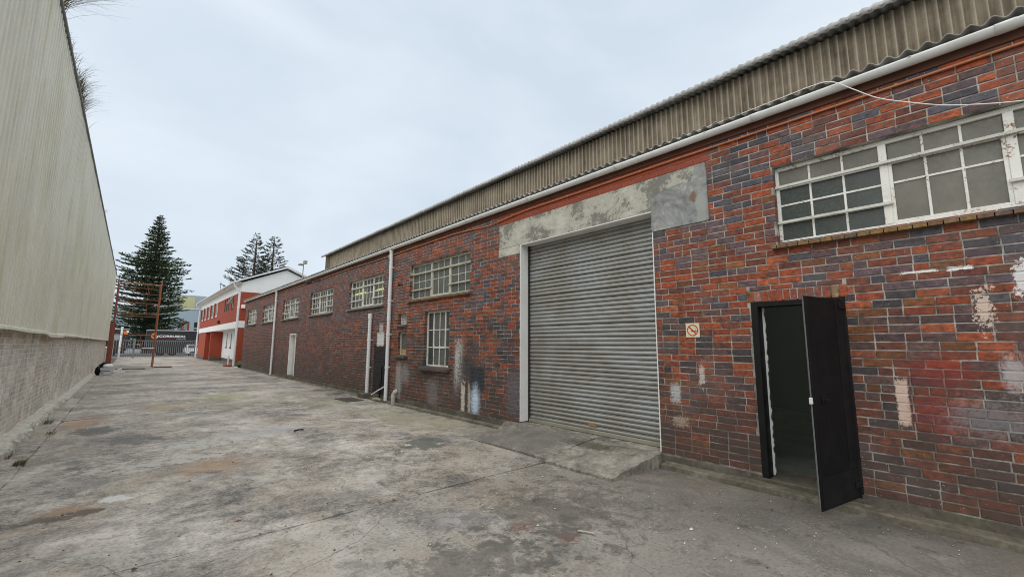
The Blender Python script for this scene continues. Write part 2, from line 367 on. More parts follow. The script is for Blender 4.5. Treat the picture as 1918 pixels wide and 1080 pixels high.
for (x, y, hx, hy, colr, amp, soft, op) in [
    (-4.72, 7.30, .30, .34, (.37, .225, .12), 1.5, .55, .58), (-6.0, 6.2, .20, .18, (.28, .17, .09), 1.6, .5, .65),
    (-6.35, 12.9, .26, .6, (.40, .23, .12), 1.4, .6, .55), (-4.9, 14.6, .35, .5, (.38, .25, .13), 1.4, .6, .6),
    (-6.1, 11.5, .24, .4, (.075, .073, .073), 1.0, .4, .75), (-5.55, 10.0, .32, .35, (.085, .08, .078), 1.3, .4, .7),
    (-6.15, 6.05, .32, .08, (.06, .056, .05), 1.3, .4, .75), (-5.72, 6.35, .09, .10, (.62, .62, .60), 1.7, .25, .85),
    (-1.9, 6.55, .34, .36, (.075, .088, .078), 1.0, .25, .8), (-3.45, 9.4, .34, .30, (.34, .345, .36), 1.0, .3, .7),
    (-4.1, 9.3, .24, .25, (.36, .36, .365), 1.4, .4, .65), (-4.55, 8.9, .45, .3, (.48, .475, .45), 2.0, .6, .7), (-5.3, 7.9, .55, .22, (.48, .47, .44), 2.2, .6, .7),
    (-3.4, 16.1, .45, .8, (.27, .27, .10), 1.4, .6, .55), (-3.25, 3.55, .16, .13, (.33, .325, .32), 1.0, .35, .7),
    (-4.35, 2.95, .5, .25, (.40, .375, .32), 1.9, .6, .5), (-2.9, 3.0, .09, .09, (.42, .22, .17), 2.0, .6, .55), (-2.75, 2.6, .08, .08, (.42, .22, .17), 2.0, .6, .55),
    (-2.4, 3.1, .7, .5, (.06, .056, .05), 1.8, .6, .5), (-3.6, 2.75, .7, .28, (.062, .058, .053), 1.6, .5, .55),
    (-2.6, 20.5, 1.0, .5, (.46, .455, .44), 1.4, .4, .65), (-1.6, 17.0, .8, .5, (.43, .42, .39), 1.8, .4, .6), (-3.0, 24.0, 1.2, .6, (.12, .112, .10), 1.5, .4, .6),
    (-4.5, 29.0, 1.3, .8, (.13, .122, .11), 1.5, .4, .6), (-2.0, 31.0, 1.2, .5, (.46, .45, .43), 1.6, .4, .6), (-5.4, 20.0, .8, .6, (.15, .12, .09), 1.6, .4, .6),
    (-3.0, 40.5, 1.0, .3, (.60, .60, .58), 1.0, .3, .7), (-1.2, 13.0, .6, .9, (.30, .29, .20), 1.5, .6, .55), (-.8, 9.0, .5, 1.6, (.33, .315, .22), 1.5, .6, .6)]:
    c = STAIN(nt, pos, sn, c, (x, y, 0), (hx * 1.15, hy * 1.15, 0), colr, amp * 1.35 + .5, soft * .8, 0., op)
put(nt, b.inputs['Base Color'], c)
put(nt, b.inputs['Roughness'], RNG(nt, nB, .35, .65, .55, .92))
BUMP(nt, b, MATH(nt, 'ADD', MATH(nt, 'MULTIPLY', nC, 1.), MATH(nt, 'MULTIPLY', nD, .45)), .55, .015)

m_apron, nt, b = newmat('apron_cement', .85)
pos = WP(nt); n1 = NOISE(nt, pos, 2.2, 6, .68, .6); n2 = NOISE(nt, pos, 14, 5, .7); n3 = NOISE(nt, pos, 70, 3)
c = RAMP(nt, MATH(nt, 'ADD', MATH(nt, 'MULTIPLY', n1, .65), MATH(nt, 'MULTIPLY', n2, .35)), [(.36, (.11, .10, .088)), (.5, (.25, .232, .195)), (.62, (.40, .375, .32))])
c = STAIN(nt, pos, n2, c, (-.35, 4.3, 0), (.16, .5, 0), (.07, .065, .04), 2, .4, 0, .8)
c = STAIN(nt, pos, n2, c, (-.6, 5.4, 0), (.75, .95, 0), (.13, .12, .108), 1.9, .4, .6, .65)
c = MIX(nt, RNG(nt, n3, .56, .72, 0, .5), c, (.06, .056, .05))
put(nt, b.inputs['Base Color'], c); BUMP(nt, b, MATH(nt, 'ADD', n2, MATH(nt, 'MULTIPLY', n3, .5)), .6, .014)

def paint(name, col, rough=.5, dirt=.35, dirtcol=(.2, .18, .15), rust=0., scale=1.0, spec=.4, metal=0., streak=0.):
    m, nt, b = newmat(name, rough, col, metal, spec)
    pos = WP(nt); n1 = NOISE(nt, pos, 3.5 * scale, 5, .65); n2 = NOISE(nt, pos, 40 * scale, 4, .65)
    c = MIX(nt, RNG(nt, n1, .45, .75, 0, dirt), col, dirtcol)
    if streak: c = MIX(nt, RNG(nt, NOISE(nt, SC(nt, pos, (9, 9, .35)), 1.0, 4, .6), .48, .7, 0, streak), c, dirtcol)
    if rust: c = MIX(nt, MATH(nt, 'MULTIPLY', RNG(nt, n2, .555, .62), RNG(nt, n1, .47, .57, 0, rust)), c, (.22, .085, .025))
    put(nt, b.inputs['Base Color'], c); put(nt, b.inputs['Roughness'], RNG(nt, n1, .3, .7, rough * .85, min(1, rough * 1.25)))
    BUMP(nt, b, n2, .12, .004)
    return m
m_pvc = paint('white_pvc', (.80, .82, .84), .38, .2, (.5, .5, .48))
m_gutter = paint('gutter_white', (.78, .79, .77), .45, .4, (.5, .48, .44))
m_reveal = paint('white_reveal_paint', (.80, .80, .78), .6, .25, (.5, .48, .45))
m_winpaint = paint('window_paint', (.80, .79, .74), .5, .4, (.42, .41, .35), .95)
m_rail = paint('rail_paint', (.62, .62, .57), .5, .55, (.36, .34, .28), .7)
m_winold = paint('old_cream_paint', (.58, .57, .47), .55, .6, (.30, .30, .2), .9)
m_black = paint('black_door_paint', (.008, .008, .009), .6, .5, (.02, .019, .018), spec=.15)
m_blackframe = paint('black_frame_paint', (.009, .009, .010), .6, .4, (.03, .028, .026), spec=.2)
m_conduit = paint('copper_conduit', (.55, .21, .10), .45, .4, (.30, .13, .07))
m_fascia = paint('dark_fascia', (.035, .028, .025), .8, .5, (.06, .04, .03))
m_eave = paint('shaded_brick_brown', (.13, .055, .035), .8, .6, (.06, .035, .025))
m_galv, nt, b = newmat('galvanised_shutter', .45, (.40, .44, .45), .3)
pos = WP(nt); n1 = NOISE(nt, pos, 1.4, 4, .6, .4); n2 = NOISE(nt, SC(nt, pos, (1, 1, 8)), 14, 4, .7)
c = RAMP(nt, n1, [(.35, (.30, .29, .262)), (.5, (.35, .348, .33)), (.65, (.38, .40, .40))])
c = MIX(nt, RNG(nt, n2, .55, .75, 0, .45), c, (.20, .20, .18))
c = MIX(nt, RNG(nt, SEP(nt, pos)[2], .2, .55, .45, 0), c, (.24, .225, .17))
put(nt, b.inputs['Base Color'], c); put(nt, b.inputs['Roughness'], RNG(nt, n2, .3, .7, .34, .55))
def fibro(name, c0, c1, c2, streak):
    m, nt, b = newmat(name, .9)
    pos = WP(nt); n1 = NOISE(nt, pos, 2.0, 5, .65); n2 = NOISE(nt, pos, 60, 4, .7); n3 = NOISE(nt, SC(nt, pos, (7, 7, .5)), 1, 4, .65)
    c = RAMP(nt, MATH(nt, 'ADD', MATH(nt, 'MULTIPLY', n1, .5), MATH(nt, 'MULTIPLY', n3, .5)), [(.36, c0), (.5, c1), (.66, c2)])
    c = MIX(nt, RNG(nt, n2, .52, .72, 0, .6), c, tuple(v * .4 for v in c1))
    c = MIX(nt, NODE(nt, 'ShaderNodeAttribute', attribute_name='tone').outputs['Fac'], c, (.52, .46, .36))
    put(nt, b.inputs['Base Color'], c); BUMP(nt, b, n2, .5, .006)
    return m
m_cem = fibro('weathered_cement_sheet', (.11, .088, .062), (.225, .185, .132), (.36, .305, .228), .5)
m_roofcem = fibro('roof_cement_sheet', (.17, .165, .155), (.28, .272, .258), (.40, .39, .37), .3)
def glass(name, col, rough=.18, alpha=None, dirt=.4, dcol=(.22, .22, .19)):
    m, nt, b = newmat(name, rough, col, 0, .6)
    pos = WP(nt); n1 = NOISE(nt, pos, 3.0, 4, .6); n2 = NOISE(nt, pos, 30, 4, .7)
    put(nt, b.inputs['Base Color'], MIX(nt, RNG(nt, n1, .4, .75, 0, dirt), col, dcol))
    put(nt, b.inputs['Roughness'], RNG(nt, n2, .3, .75, rough * .7, rough * 2.0))
    if alpha is not None:
        t = NODE(nt, 'ShaderNodeBsdfTransparent'); x = NODE(nt, 'ShaderNodeMixShader')
        put(nt, x.inputs[0], alpha); nt.links.new(t.outputs[0], x.inputs[1]); nt.links.new(b.outputs[0], x.inputs[2])
        nt.links.new(x.outputs[0], nt.nodes['Material Output'].inputs[0])
    return m
m_glass_dusty = glass('dusty_obscured_glass', (.125, .12, .095), .28, None, .7, (.21, .20, .155))
m_glass_dark = glass('dark_green_glass', (.05, .062, .056), .2, None, .4, (.10, .11, .10))
m_glass_grey = glass('grey_glass', (.13, .14, .135), .25, .82, .4, (.2, .2, .18))
m_glass_clear = glass('thin_glass', (.10, .11, .11), .12, .38, .3)
m_curtain = paint('net_curtain', (.55, .55, .52), .9, .3, (.35, .35, .33))

# ================================================================== SETTING: ground
def rough_slab(name, mat, x0, x1, y0, y1, ztop, zbot, nx, ny, jit=.006, zj=.003, parent=None, seed=0):
    """slab with a finely divided top whose edges wander a little; ztop(x, y) is its surface"""
    r = random.Random(seed); mb = MB(); vs = []; top = {}
    for i in range(nx + 1):
        for j in range(ny + 1):
            x = x0 + (x1 - x0) * i / nx; y = y0 + (y1 - y0) * j / ny; e = (i in (0, nx), j in (0, ny))
            w1 = mnoise.noise((x * 1.7, y * 1.7, seed)) * jit + r.uniform(-jit, jit) * .5
            w2 = mnoise.noise((x * 1.7 + 9, y * 1.7, seed)) * jit + r.uniform(-jit, jit) * .5
            z = ztop(x, y) + mnoise.noise((x * 1.3, y * 1.3, seed + 3.)) * zj
            if e[0] or e[1]: z -= .003 + r.uniform(0, .006)
            top[i, j] = len(vs); vs.append((x + (w1 if e[0] else 0), y + (w2 if e[1] else 0), z))
    fs = [(top[i, j], top[i + 1, j], top[i + 1, j + 1], top[i, j + 1]) for i in range(nx) for j in range(ny)]
    rim = [top[i, 0] for i in range(nx)] + [top[nx, j] for j in range(ny)] + [top[i, ny] for i in range(nx, 0, -1)] + [top[0, j] for j in range(ny, 0, -1)]
    b = len(vs); vs += [(vs[k][0], vs[k][1], zbot) for k in rim]; n = len(rim)
    fs += [(rim[k], b + k, b + (k + 1) % n, rim[(k + 1) % n]) for k in range(n)]
    mb.add(vs, fs); return mb.build(name, mat, parent, recalc=False)

m_ground = concrete('rough_ground', ((.10, .10, .08), (.16, .155, .13), (.22, .215, .18)), .3, .3, .3)
g = MB(); g.quad((-900, -300, -.12), (900, -300, -.12), (900, 1500, -.12), (-900, 1500, -.12))
tag(g.build('ground', m_ground), kind='structure')
yard = MB().quad((-7.2, -5, -.014), (3.4, -5, -.014), (3.4, 65.5, -.014), (-7.2, 65.5, -.014)).build('yard', m_earth)
tag(yard, kind='structure')
JY = [-4.49, -.04, 4.41, 8.82, 13.40, 17.90, 22.35, 26.8, 31.25, 35.7, 40.15, 44.6, 49.05, 53.5, 57.95, 62.4, 65.2]
for i in range(len(JY) - 1):
    a, bb = JY[i] + .003, JY[i + 1] - .003; near = 0 <= i < 5
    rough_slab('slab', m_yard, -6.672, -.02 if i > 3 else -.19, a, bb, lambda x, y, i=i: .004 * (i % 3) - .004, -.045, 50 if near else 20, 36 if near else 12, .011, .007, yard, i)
for i in range(13):                              # narrow strip along the painted wall
    a, bb = 3 + i * 3.4, 3 + (i + 1) * 3.4
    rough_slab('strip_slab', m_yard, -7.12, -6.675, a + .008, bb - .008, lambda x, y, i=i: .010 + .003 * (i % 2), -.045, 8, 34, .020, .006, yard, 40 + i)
# ragged footing ledge along the painted wall
def ledge():
    r = random.Random(5); mb = MB(); prof = []; y = 5.0
    while y < 44.4:
        rag = 1.0 if y < 17 else .25
        wd = .155 + mnoise.noise((y * 2.1, 3, 1)) * .05 * rag + r.uniform(-.02, .02) * rag
        h = (.17 if y < 17 else .10) + mnoise.noise((y * 1.3, 8, 1)) * .05 * rag + r.uniform(-.012, .012) * rag
        bite = .06 * max(0, mnoise.noise((y * 3.7, 1, 4))) * rag
        prof.append([(-7.125, y, h + .02), (-7.06 + r.uniform(-.02, .02) * rag, y + r.uniform(-.02, .02), h + r.uniform(-.006, .012)), (-7.11 + wd - bite, y, h - .012), (-7.09 + wd + r.uniform(-.012, .012) * rag, y, h - .04 - r.uniform(0, .03) * rag),
                     (-7.08 + wd + r.uniform(-.02, .03) * rag, y, h * .5 + r.uniform(-.02, .02) * rag), (-7.07 + wd + r.uniform(0, .03) * rag, y, -.03)])
        y += r.uniform(.04, .10) if y < 17 else .5
    k = len(prof[0]); vs = [p for q in prof for p in q]
    fs = [(i * k + j, i * k + j + 1, (i + 1) * k + j + 1, (i + 1) * k + j) for i in range(len(prof) - 1) for j in range(k - 1)]
    mb.add(vs, fs); return mb
# street beyond the gate
m_road, nt, b = newmat('asphalt', .85)
pos = WP(nt); n1 = NOISE(nt, pos, .8, 5); n2 = NOISE(nt, pos, 60, 3)
put(nt, b.inputs['Base Color'], MIX(nt, RNG(nt, n2, .4, .7, 0, .5), RAMP(nt, n1, [(.3, (.045, .045, .046)), (.7, (.075, .074, .072))]), (.1, .1, .1)))
tag(MB().quad((-120, 69, -.10), (160, 69, -.10), (160, 86, -.10), (-120, 86, -.10)).build('road', m_road), kind='structure')
pv = MB().box(-120, 160, 65.3, 69, -.2, .01).build('pavement', concrete('paving', ((.15, .145, .13), (.22, .21, .19), (.3, .29, .26)), .8, .3))
tag(pv, kind='structure')
pv2 = MB().box(-120, 160, 86, 90, -.2, .02).build('pavement', pv.data.materials[0]); tag(pv2, kind='structure')

# ================================================================== THE BRICK WAREHOUSE
WH = empty('brick_warehouse', 'long low warehouse of mottled red and purple brick with grey corrugated roof', 'warehouse', (3, 15, 0))
ZB, CH, BL, JT = .16, .0856, .2355, .0125
NC = 51; ZT = ZB + NC * CH
Y0, Y1 = -3.2, 34.1
WIN_A = (-1.25, 1.61, 2.885, 3.84)
OPEN = [WIN_A, (7.90, 10.78, 2.885, 3.85)] + [(a, a + 2.84, 2.90, 3.86) for a in (12.45, 16.95, 21.46, 25.97, 30.48)]
OPEN += [(8.73, 9.90, 1.10, 2.50), (10.90, 11.42, 2.22, 2.50), (10.86, 11.36, 1.35, 1.99)]
DOOR = (1.02, 1.96, .10, 2.19); ROLL = (3.25, 6.19, .17, 3.67); WDOOR = (21.55, 22.60, .18, 2.13)
LINT = [(2.42, 6.86, 3.67, 4.185), (2.42, 3.25, 3.35, 3.67), (6.19, 6.88, 3.49, 3.67)]
SOLD = (.99, 2.0, 2.19, 2.325)
CUTS = OPEN + [DOOR, ROLL, WDOOR] + LINT + [SOLD]

def cells(y0, y1, z0, z1, cuts, e=0.004):
    cs = [(a - e, b + e, c - e, d + e) for a, b, c, d in cuts]
    ys = sorted({y0, y1, *[v for v in ZONES if y0 < v < y1], *[v for c in cs for v in c[:2] if y0 < v < y1]}); zs = sorted({z0, z1, *[v for c in cs for v in c[2:] if z0 < v < z1]})
    for i in range(len(ys) - 1):
        for k in range(len(zs) - 1):
            ym, zm = (ys[i] + ys[i + 1]) / 2, (zs[k] + zs[k + 1]) / 2
            if not any(a < ym < b and c < zm < d for a, b, c, d in cs): yield ys[i], ys[i + 1], zs[k], zs[k + 1]
def wall_core(y0, y1, z0, z1, cuts, xf, xb):
    mb = MB(); e = .004
    for a, b, c, d in cells(y0, y1, z0, z1, cuts):
        mb.quad((xf, a, c), (xf, b, c), (xf, b, d), (xf, a, d)); mb.quad((xb, a, c), (xb, a, d), (xb, b, d), (xb, b, c))
    for a, b, c, d in cuts:
        a -= e; b += e; c -= e; d += e
        mb.quad((xf, a, c), (xb, a, c), (xb, a, d), (xf, a, d)); mb.quad((xf, b, c), (xf, b, d), (xb, b, d), (xb, b, c))
        mb.quad((xf, a, d), (xb, a, d), (xb, b, d), (xf, b, d)); mb.quad((xf, a, c), (xf, b, c), (xb, b, c), (xb, a, c))
    mb.quad((xf, y0, z0), (xb, y0, z0), (xb, y0, z1), (xf, y0, z1)); mb.quad((xf, y1, z0), (xf, y1, z1), (xb, y1, z1), (xb, y1, z0))
    mb.quad((xf, y0, z1), (xb, y0, z1), (xb, y1, z1), (xf, y1, z1))
    return mb
wall = wall_core(Y0, Y1, 0.0, ZT, CUTS, .0055, .23).build('wall', None, WH, recalc=False)
for m_ in MORTARS: wall.data.materials.append(m_)
wall.data.polygons.foreach_set('material_index', [zone(p.center.y) for p in wall.data.polygons])

def one_brick(mb, y0, y1, z0, z1, x, s, rr, depth=.10, ch=.0035):
    """brick with chamfered face; s=+1 faces -X, s=-1 faces +X"""
    dx = rr.uniform(-.0025, .0015); t = rr.uniform(-.002, .002); u = rr.uniform(-.0012, .0012)
    c1, c2, c3, c4 = [ch * rr.uniform(.6, 1.7) for _ in range(4)]
    F = lambda a: x + s * a
    fr = [(F(dx + t), y0 + c1, z0 + c2 + u), (F(dx - t), y1 - c3, z0 + c2 - u), (F(dx - t), y1 - c4, z1 - c1 - u), (F(dx + t), y0 + c2, z1 - c3 + u)]
    md = [(F(dx + .0045), y0, z0 + u), (F(dx + .0045), y1, z0 - u), (F(dx + .0045), y1, z1 - u), (F(dx + .0045), y0, z1 + u)]
    bk = [(F(depth), p[1], p[2]) for p in md]
    fs = [(0, 1, 2, 3)] + [(k, k + 4, (k + 1) % 4 + 4, (k + 1) % 4) for k in range(4)] + [(k + 4, k + 8, (k + 1) % 4 + 8, (k + 1) % 4 + 4) for k in range(4)]
    if s > 0: fs = [f[::-1] for f in fs]
    mb.add(fr + md + bk, fs)

RED = [(.32, .072, .028), (.29, .066, .027), (.34, .088, .034), (.26, .062, .030)]
BRN = [(.175, .054, .034), (.195, .060, .036), (.15, .050, .036), (.22, .072, .042)]
OCH = [(.215, .078, .028), (.24, .088, .032), (.185, .068, .028)]
PUR = [(.110, .060, .056), (.125, .070, .066), (.098, .060, .062)]
BLU = [(.070, .060, .066), (.082, .072, .078), (.056, .048, .052)]
def tone_of(y, z, rr):
    cl = mnoise.noise((y * .55, z * .8, 2.2)) ; u = rr.random() + cl * .28
    if 2.4 < y < 6.9 and z > 4.18: t = rr.choice(RED) if rr.random() < .8 else rr.choice(BRN)
    elif y < .98 and z < 2.35: t = rr.choice(BLU) if u < .16 else rr.choice(PUR) if u < .34 else rr.choice(BRN) if u < .66 else rr.choice(OCH) if u < .84 else rr.choice(RED)
    elif y > 12: t = rr.choice(BLU) if u < .17 else rr.choice(PUR) if u < .46 else rr.choice(BRN) if u < .74 else rr.choice(RED)
    else: t = rr.choice(BLU) if u < .15 else rr.choice(PUR) if u < .38 else rr.choice(BRN) if u < .60 else rr.choice(RED) if u < .97 else rr.choice(OCH)
    if z < 1.25 + .5 * mnoise.noise((y * .9, 4, 4)) and rr.random() < .62: t = rr.choice(BRN + PUR + [(.10, .052, .042), (.075, .05, .046)])
    k = rr.uniform(.78, 1.18)
    if z > 2.2 and max(t) < .13: k *= 1.2; t = (t[0], t[1] * 1.08, t[2] * 1.22)  # sky reflection painted into high dark bricks: lighter and bluer
    if y > 12: t = tuple(v * .8 + w_ * .2 for v, w_ in zip(t, (.145, .085, .075)))
    return tuple(v * k for v in t)

def lay(y0, y1, zb, nc, ch, bl, cuts, seed, jw=.0115):
    rr = random.Random(seed); res = []
    for k in range(nc):
        z0 = zb + k * ch + JT / 2; z1 = zb + (k + 1) * ch - JT / 2
        y = y0 - (bl / 2 if k % 2 else 0) + mnoise.noise((k * .7, seed, 0)) * .03
        while y < y1:
            L = bl * (.5 if rr.random() < .10 else 1.0)
            segs = [(max(y + jw / 2, y0), min(y + L - jw / 2 + rr.uniform(-.003, .002), y1), z0, z1)]
            for (a, b, c, d) in cuts:
                ns = []
                for (p, q, r0, r1) in segs:
                    if b <= p or a >= q or d <= r0 or c >= r1: ns.append((p, q, r0, r1)); continue
                    if p < a: ns.append((p, a, r0, r1))
                    if q > b: ns.append((b, q, r0, r1))
                    pa, qb = max(p, a), min(q, b)
                    if d < r1 - .02: ns.append((pa, qb, d + .006, r1))
                    if c > r0 + .02: ns.append((pa, qb, r0, c - .002))
                segs = ns
            for s in segs:
                if s[1] - s[0] > .03 and s[3] - s[2] > .012: res.append(s)
            y += L
    return res
def screen_size(p, q, r0, r1, x):
    a = proj((x, p, r0)); b = proj((x, q, r1))
    if a is None or b is None: return 0
    cx, cy = (a[0] + b[0]) / 2, (a[1] + b[1]) / 2
    if not (-20 < cx < 1938 and -20 < cy < 1100): return 0
    return abs(a[0] - b[0]) * abs(a[1] - b[1])
def brickwork(bricks, parent, mat, x, s, seed, tonef, nmax=300):
    bricks = sorted(bricks, key=lambda q: -screen_size(*q, x)); rr = random.Random(seed)
    for q in bricks[:nmax]:
        mb = MB(); mb.tone = tonef((q[0] + q[1]) / 2, (q[2] + q[3]) / 2, rr); one_brick(mb, *q, x, s, rr)
        link('brick', mb.mesh('brick'), mat[zone((q[0] + q[1]) / 2)] if isinstance(mat, list) else mat, parent)
    mb = MB()
    for q in bricks[nmax:]:
        mb.tone = tonef((q[0] + q[1]) / 2, (q[2] + q[3]) / 2, rr); one_brick(mb, *q, x, s, rr)
    me = mb.mesh('brickwork')
    if isinstance(mat, list):
        for m_ in mat: me.materials.append(m_)
        me.polygons.foreach_set('material_index', [zone(p.center.y) for p in me.polygons])
    tag(link('brickwork', me, mat, parent), kind='stuff')
bricks = lay(Y0, Y1, ZB, NC, CH, BL, CUTS, 11)
brickwork(bricks, wall, BRICKS, 0., 1, 3, tone_of, 290)
# brick-on-edge arch over the open door
mb = MB(); mb.box(.008, .2, SOLD[0] - .002, SOLD[1] + .002, SOLD[2] + .01, SOLD[3] + .002); mb.build('arch_bed', MORTARS[0], WH)
y = SOLD[0] + .004; rr = random.Random(4)
while y < SOLD[1] - .03:
    mb = MB(); u = rr.random(); mb.tone = tuple(v * rr.uniform(.95, 1.25) for v in (rr.choice(RED) if u < .82 else rr.choice(BLU) if u < .9 else (.30, .16, .10)))
    wd = rr.uniform(.060, .072); one_brick(mb, y, min(y + wd, SOLD[1]), SOLD[2] - .004 + rr.uniform(-.004, .004), SOLD[3] - .006, -.002, 1, rr)
    link('brick', mb.mesh('brick'), BRICKS[0], wall); y += wd + rr.uniform(.010, .015)

# plinth and toe
mb = MB()
def plinth(mb, a, b, z=.165, x=-.012):
    n = max(1, int((b - a) / .25)); prof = []
    for i in range(n + 1):
        y = a + (b - a) * i / n; h = z + mnoise.noise((y * 1.9, 5, 2)) * .022
        prof += [(.10, y, h + .004), (x + mnoise.noise((y * 4, 1, 2)) * .006, y, h - .012), (x - .004, y, -.04)]
    mb.add(prof, [(i * 3 + j, i * 3 + j + 1, (i + 1) * 3 + j + 1, (i + 1) * 3 + j) for i in range(n) for j in (0, 1)] + [(0, 1, 2), (n * 3, n * 3 + 2, n * 3 + 1)])
plinth(mb, Y0, 1.03); plinth(mb, 1.95, 3.25, .15); plinth(mb, 6.19, 21.5, .165); plinth(mb, 22.65, 27.5, .18); plinth(mb, 27.5, Y1, .30)
mb.build('plinth', m_plinth, WH)
mb = MB()
def toe(mb, a, b, w_, h, ragg=1.):
    n = max(2, int((b - a) / .09)); prof = []; r = random.Random(2)
    for i in range(n + 1):
        y = a + (b - a) * i / n; ww = w_ + mnoise.noise((y * 2.3, 1, 7)) * .02 * ragg; hh = h + mnoise.noise((y * 1.7, 4, 7)) * .012 * ragg
        prof += [(-.005, y, hh + .012), (-ww + .02, y, hh + r.uniform(-.004, .004)), (-ww + r.uniform(-.006, .006), y, hh - .014), (-ww - .01, y, -.05)]
    mb.add(prof, [(i * 4 + j, i * 4 + j + 1, (i + 1) * 4 + j + 1, (i + 1) * 4 + j) for i in range(n) for j in range(3)] + [(0, 1, 2, 3), tuple(n * 4 + j for j in (3, 2, 1, 0))])
toe(mb, Y0, 3.18, .15, .055); toe(mb, 6.6, 21.5, .09, .03, .6); toe(mb, 22.65, Y1, .08, .03, .6)
mb.build('toe_strip', m_toe, WH)
# shutter apron: two cement ramps
def ramp(x, y): return .165 - .150 * max(0, min(1, (-x - .02) / 1.25)) ** 1.15
rough_slab('ramp_slab', m_apron, -1.20, .23, 3.24, 4.405, lambda x, y: ramp(x, y) + .012 * (x < -.15), -.04, 26, 22, .03, .012, yard, 81)
rough_slab('ramp_slab', m_apron, -1.12, .23, 4.418, 6.60, lambda x, y: ramp(x, y) * (1 - .93 * max(0, min(1, (y - 5.3) / 1.2)) ** 1.3 * min(1, max(0, -x / .25))) + .006, -.04, 26, 40, .02, .010, yard, 82)
# concrete lintel
mb = MB(); mb.bbox(-.004, .229, LINT[0][0], LINT[0][1], LINT[0][2], LINT[0][3], .006)
lint = mb.build('lintel', m_lintel, WH)
MB().bbox(-.003, .229, 6.192, 6.88, 3.49, 3.669, .008).build('bearing', m_lintel, lint)
n = 9
r = random.Random(6); out_ = [(2.405, 3.352), (2.62, 3.346), (2.9, 3.349), (3.255, 3.345)]
for k in range(9): out_.append((3.262 + r.uniform(-.006, .004), 3.40 + k * .055))
for k in range(17): t = k / 16; out_.append((3.255 - t * .62, 3.86 + .09 * math.sin(t * 2.4) + .03 * t + r.uniform(-.012, .012)))
out_ += [(2.60, 4.02), (2.585, 4.09), (2.57, 4.175), (2.43, 4.18), (2.408, 4.0), (2.41, 3.7)]
nO = len(out_); vs = [(-.013 + r.uniform(-.003, .002), a_, b_) for a_, b_ in out_] + [(.005, a_ + (.004 if a_ > 2.9 else -.002), b_ + .003) for a_, b_ in out_]
mb = MB(); mb.add(vs, [tuple(range(nO))] + [(k, (k + 1) % nO, nO + (k + 1) % nO, nO + k) for k in range(nO)]); mb.build('cement_patch', m_patch, lint)
MB().bbox(-.001, .229, 2.42, 3.249, 3.35, 3.669, .005).build('bearing', m_lintel, lint)
# painted reveals of the shutter opening
rv = MB(); rv.box(-.006, .25, 6.176, 6.193, .19, 3.672); rv.build('reveal', m_reveal, WH)
rv = MB(); rv.box(-.006, .25, 3.247, 3.262, .17, 3.345); rv.build('reveal', m_reveal, WH)
rv = MB(); rv.box(-.001, .25, 3.262, 6.176, 3.655, 3.675); rv.build('reveal', m_reveal, WH)
# roller shutter: slats
sh = MB(); sh.box(.30, .32, 3.2, 6.25, .17, 3.9); sh = sh.build('roller_shutter', m_blackframe, WH)
prof = []; P = .0745
for t, x in ((0, .004), (.06, .012), (.10, .002), (.18, -.007), (.38, -.011), (.58, -.008), (.72, -.001), (.80, .010), (.86, .002), (.93, .000), (.97, .006), (1.0, .014)): prof.append((x, t * P))
def slat_mesh(ya, yb):
    vs = []; n = len(prof)
    for yy in (ya, yb): vs += [(p[0], yy, p[1]) for p in prof]
    mb = MB(); mb.add(vs, [(k, k + 1, n + k + 1, n + k) for k in range(n - 1)]); return mb.mesh('slat')
sm = slat_mesh(3.2, 6.24); sm.materials.append(m_galv)
for k in range(47):
    o = link('slat', sm, None, sh, (.245 + .002 * math.sin(k * 1.7) + rng.uniform(-.0015, .0015), 0, .235 + k * P)); o.rotation_euler = (rng.uniform(-.0007, .0007), 0, rng.uniform(-.0008, .0008))
MB().bbox(.205, .25, 3.2, 6.24, .172, .236, .006).build('bottom_rail', paint('dusty_rail', (.30, .29, .23), .55, .5, (.18, .16, .11)), sh)
MB().bbox(.218, .226, 4.55, 4.72, .30, .33, .002).build('lock_plate', paint('orange_plate', (.42, .19, .03), .6, .3), sh)
for k, yy in enumerate((6.165, 3.275)): MB().box(.20, .30, yy - .012, yy + .012, .17, 3.66).build('guide', m_fascia, sh)

# ------------------------------------------------------------------ windows
def pane(parent, y0, y1, z0, z1, x, mat, rr, hole=False):
    t = rr.uniform(-.0016, .0016); u = rr.uniform(-.0016, .0016)
    if hole:
        for pl in ([(y1, z0), (y1 - .10, z0), (y1 - .055, z0 + .16), (y0 + .045, z1 - .07), (y0 + .05, z1), (y1, z1)], [(y0, z0), (y0, z1), (y0 + .05, z1), (y0 + .045, z1 - .07), (y0 + .022, z0 + .14), (y0 + .03, z0)]):
            MB().prism(pl, 0, x, x + .004).build('pane', mat, parent)
        return
    mb = MB(); vs = [(x + t, y0, z0), (x - t, y1, z0), (x - t + u, y1, z1), (x + t + u, y0, z1)]
    mb.add(vs + [(a + .004, b_, c_) for a, b_, c_ in vs], [(0, 3, 2, 1), (4, 5, 6, 7), (0, 1, 5, 4), (2, 3, 7, 6), (1, 2, 6, 5), (0, 4, 7, 3)])
    mb.build('pane', mat, parent, recalc=False)
